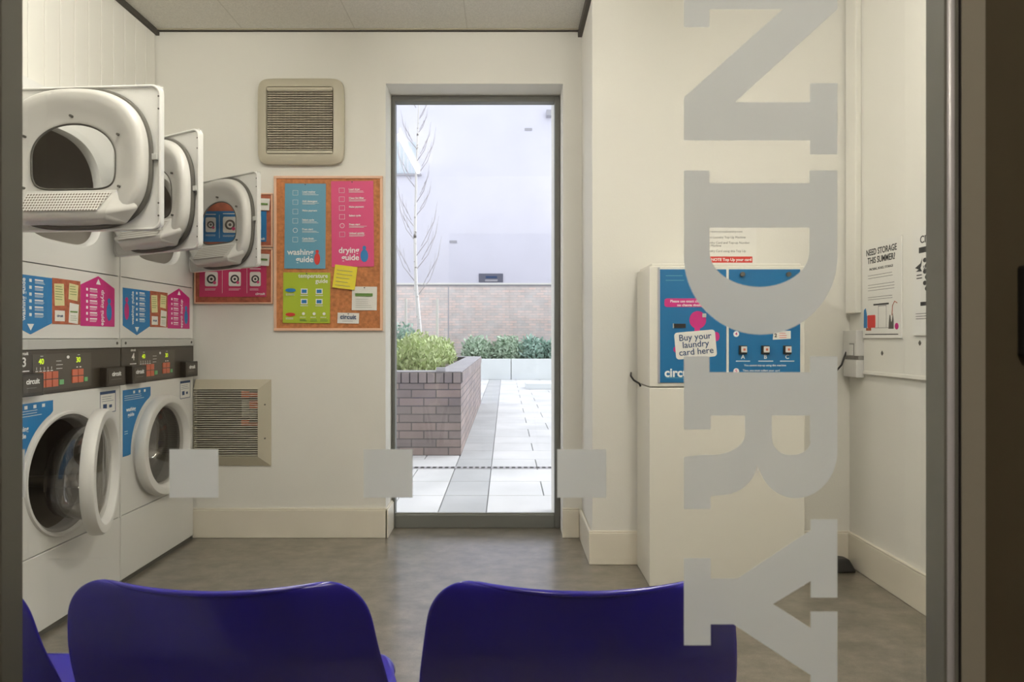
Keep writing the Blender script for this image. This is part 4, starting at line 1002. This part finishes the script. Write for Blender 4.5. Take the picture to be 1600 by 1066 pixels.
def shrub(label, x, y, z, rx, ry, h, n, lm, lsize, cat='shrub', group=None, upright=.5):
    t = thing('leafy_shrub', label, cat, (x, y, z), random.uniform(0, 6.28), group)
    sb = MB()
    for k in range(9):
        a_ = random.uniform(0, 2*PI); r_ = random.uniform(.1, .7); sb.tube([(0.02*math.cos(a_), 0.02*math.sin(a_), -.03), (rx*r_*.5*math.cos(a_), ry*r_*.5*math.sin(a_), h*.4), (rx*r_*math.cos(a_), ry*r_*math.sin(a_), h*.8)], .006, 5, .002)
    obj('stem', sb, 'twig', t)
    vs, fs = [], []
    for i in range(n):
        while True:
            u, v, w_ = random.uniform(-1,1), random.uniform(-1,1), random.uniform(0,1)
            if u*u+v*v+(w_*.9)**2 < 1 and u*u+v*v+w_*w_ > .12: break
        c = Vector((u*rx, v*ry, .02+w_*h*random.uniform(.85,1.08)))
        d = Vector((random.uniform(-1,1), random.uniform(-1,1), random.uniform(-.2,1)+upright)).normalized()
        s_ = d.cross(Vector((random.uniform(-1,1), random.uniform(-1,1), random.uniform(-1,1)))).normalized()
        L = lsize*random.uniform(.6, 1.3); Wd = L*.22; k = len(vs)
        vs += [tuple(c), tuple(c+d*L*.5+s_*Wd), tuple(c+d*L), tuple(c+d*L*.5-s_*Wd)]; fs.append((k, k+1, k+2, k+3))
    me = bpy.data.meshes.new('foliage'); me.from_pydata(vs, [], fs); link('foliage', me, lm, t)
    return t
g_ = 'shrubs growing in the brick planter'
spots = [(-.93, 6.82, .27, .34, 'leaf1', 'front right'), (-1.48, 6.84, .27, .38, 'leaf1', 'front middle'), (-2.05, 6.86, .27, .40, 'leaf1', 'front left'), (-.95, 7.55, .29, .40, 'leaf1', 'second row right'), (-1.55, 7.6, .30, .46, 'leaf1', 'second row middle'), (-2.15, 7.6, .28, .46, 'leaf1', 'second row left'), (-.90, 8.7, .27, .30, 'leaf1', 'third row at the edge'), (-1.30, 8.45, .30, .50, 'leaf2', 'third row, bluer green'), (-1.95, 8.5, .32, .56, 'leaf2', 'third row left, bluer green'), (-1.0, 10.3, .30, .34, 'leaf1', 'rearmost')]
for x, y, r_, h_, lm, nm in spots:
    shrub('yellow-green leafy shrub in the brick planter, %s' % nm if lm == 'leaf1' else 'leafy shrub in the brick planter, %s' % nm, x, y, .70, r_, r_*.9, h_, 1500, lm, .055, group=g_)

bt = thing('birch_tree', 'slim white birch tree with bare twigs rising from the planter', 'tree', (-1.20, 9.6, .70))
pts = [(0, 0, -.02), (-.01, 0, .5), (-.06, 0, 1.1), (-.075, 0, 1.8), (-.06, 0, 2.6), (-.03, 0, 3.4), (.0, 0, 4.4)]
obj('trunk', MB().tube(pts, .034, 10, .008), 'bark', bt, smooth=True)
mb = MB()
for k in range(17):
    z = .95+k*.19; x = -.06+.02*random.random(); sgn = random.choice((-1, 1)); L = random.uniform(.35, .75)*(1-.04*k); yy = random.uniform(-.2, .2)
    mb.tube([(x, 0, z), (x+sgn*L*.35, yy*.4, z+L*.45), (x+sgn*L*.55, yy*.8, z+L*1.0), (x+sgn*L*.66, yy, z+L*1.6)], .006, 5, .002)
    for q in range(3):
        f = .3+.22*q; mb.tube([(x+sgn*L*.55*f, yy*f, z+L*f), (x+sgn*L*(.55*f+.16), yy*f+.05, z+L*(f+.35)), (x+sgn*L*(.55*f+.2), yy*f+.08, z+L*(f+.65))], .0045, 4, .002)
obj('branches', mb, 'btwig', bt, smooth=True)
for i, x in enumerate((634, 683)):
    s_ = obj('wooden_stake', MB().box(-.018, .018, -.018, .018, 0, .98), 'paper', loc=((x-790)*10.6/1067, 10.6, .70)); tag(s_, 'pale upright stake in the planter, %s of the birch' % ('left', 'right')[i], 'stake', 'stakes in the planter')

lw = thing('low_planter', 'low pale planter wall across the far end of the courtyard', 'wall', (0, 17.5, 0))
for k in range(8):
    x = -3.0+k*1.05; obj('wall_panel', MB().box(x, x+1.035, 0, .15, 0, .53), 'lowwall', lw, bevel=.008)
box('soil_bed', -3, 5.4, .15, 2.3, 0, .42, 'soil', lw)
blk = box('low_block', .42, 1.05, 14.2, 14.8, .0, .12, 'lowwall', bevel=.01); tag(blk, 'flat pale slab lying on the far paving', 'slab')
fd = [(-.75, 'leaf3'), (.05, 'leaf3'), (.75, 'leaf2'), (1.45, 'leaf2')]
for i, (x, lm) in enumerate(fd):
    shrub('grey-green shrub behind the low pale wall, %s' % ('at the planter corner', 'second from the planter', 'third from the planter', 'at the right')[i], x, 18.4, .42, .47, .42, .62, 1500, lm, .13, group='shrubs behind the low pale wall', upright=.2)
bw = thing('brick_wall', 'long pale pinkish brick boundary wall behind the shrubs', 'wall', (0, 20, 0))
obj('brickwork', MB().box(-9, 7, 0, .3, 0, 2.60), 'brick_f', bw)
obj('dark_course', MB().box(-9, 7, -.01, .3, 2.575, 2.63), 'cop', bw)
obj('coping', MB().box(-9, 7, -.04, .34, 2.63, 2.675), 'paper', bw)
box('movement_joint', -1.69, -1.66, -.006, .0, 0, 2.57, 'plate', bw)
bd = thing('rendered_building', 'tall pale lavender rendered building beyond the brick wall', 'building', (0, 24, 0))
obj('rendered_wall', MB().box(-12, 9, 0, .4, 0, 13), 'lav', bd)
vw = obj('low_window', MB().box(-.94, -.09, -.03, 0, 3.03, 3.33), 'dwin', bd)
obj('window_sill', MB().box(-.72, -.28, -.06, -.03, 3.05, 3.12), 'plate', vw); obj('pane', MB().box(-.70,-.30,-.034,-.03,3.16,3.24), 'navy', vw)
for x, z in ((-1.84, 4.45), (.80, 8.4)): box('wall_plate', x-.13, x+.13, -.02, 0, z-.045, z+.045, 'plate', bd)
uw = obj('upper_window', MB().box(-4.9, -3.15, -.02, 0, 6.85, 7.95), 'curtain', bd)
mb = MB()
for k in range(12): mb.box(-4.85+k*.14, -4.82+k*.14, -.026, -.02, 6.87, 7.93)
obj('blind_slats', mb, 'lav', uw)
obj('window_sill', MB().box(-5.0, -2.95, -.10, 0, 6.76, 6.82), 'plate', uw)
box('security_camera', 1.42, 1.60, -.3, 0, 8.80, 9.0, 'plate', bd)  # small camera housing on the building wall
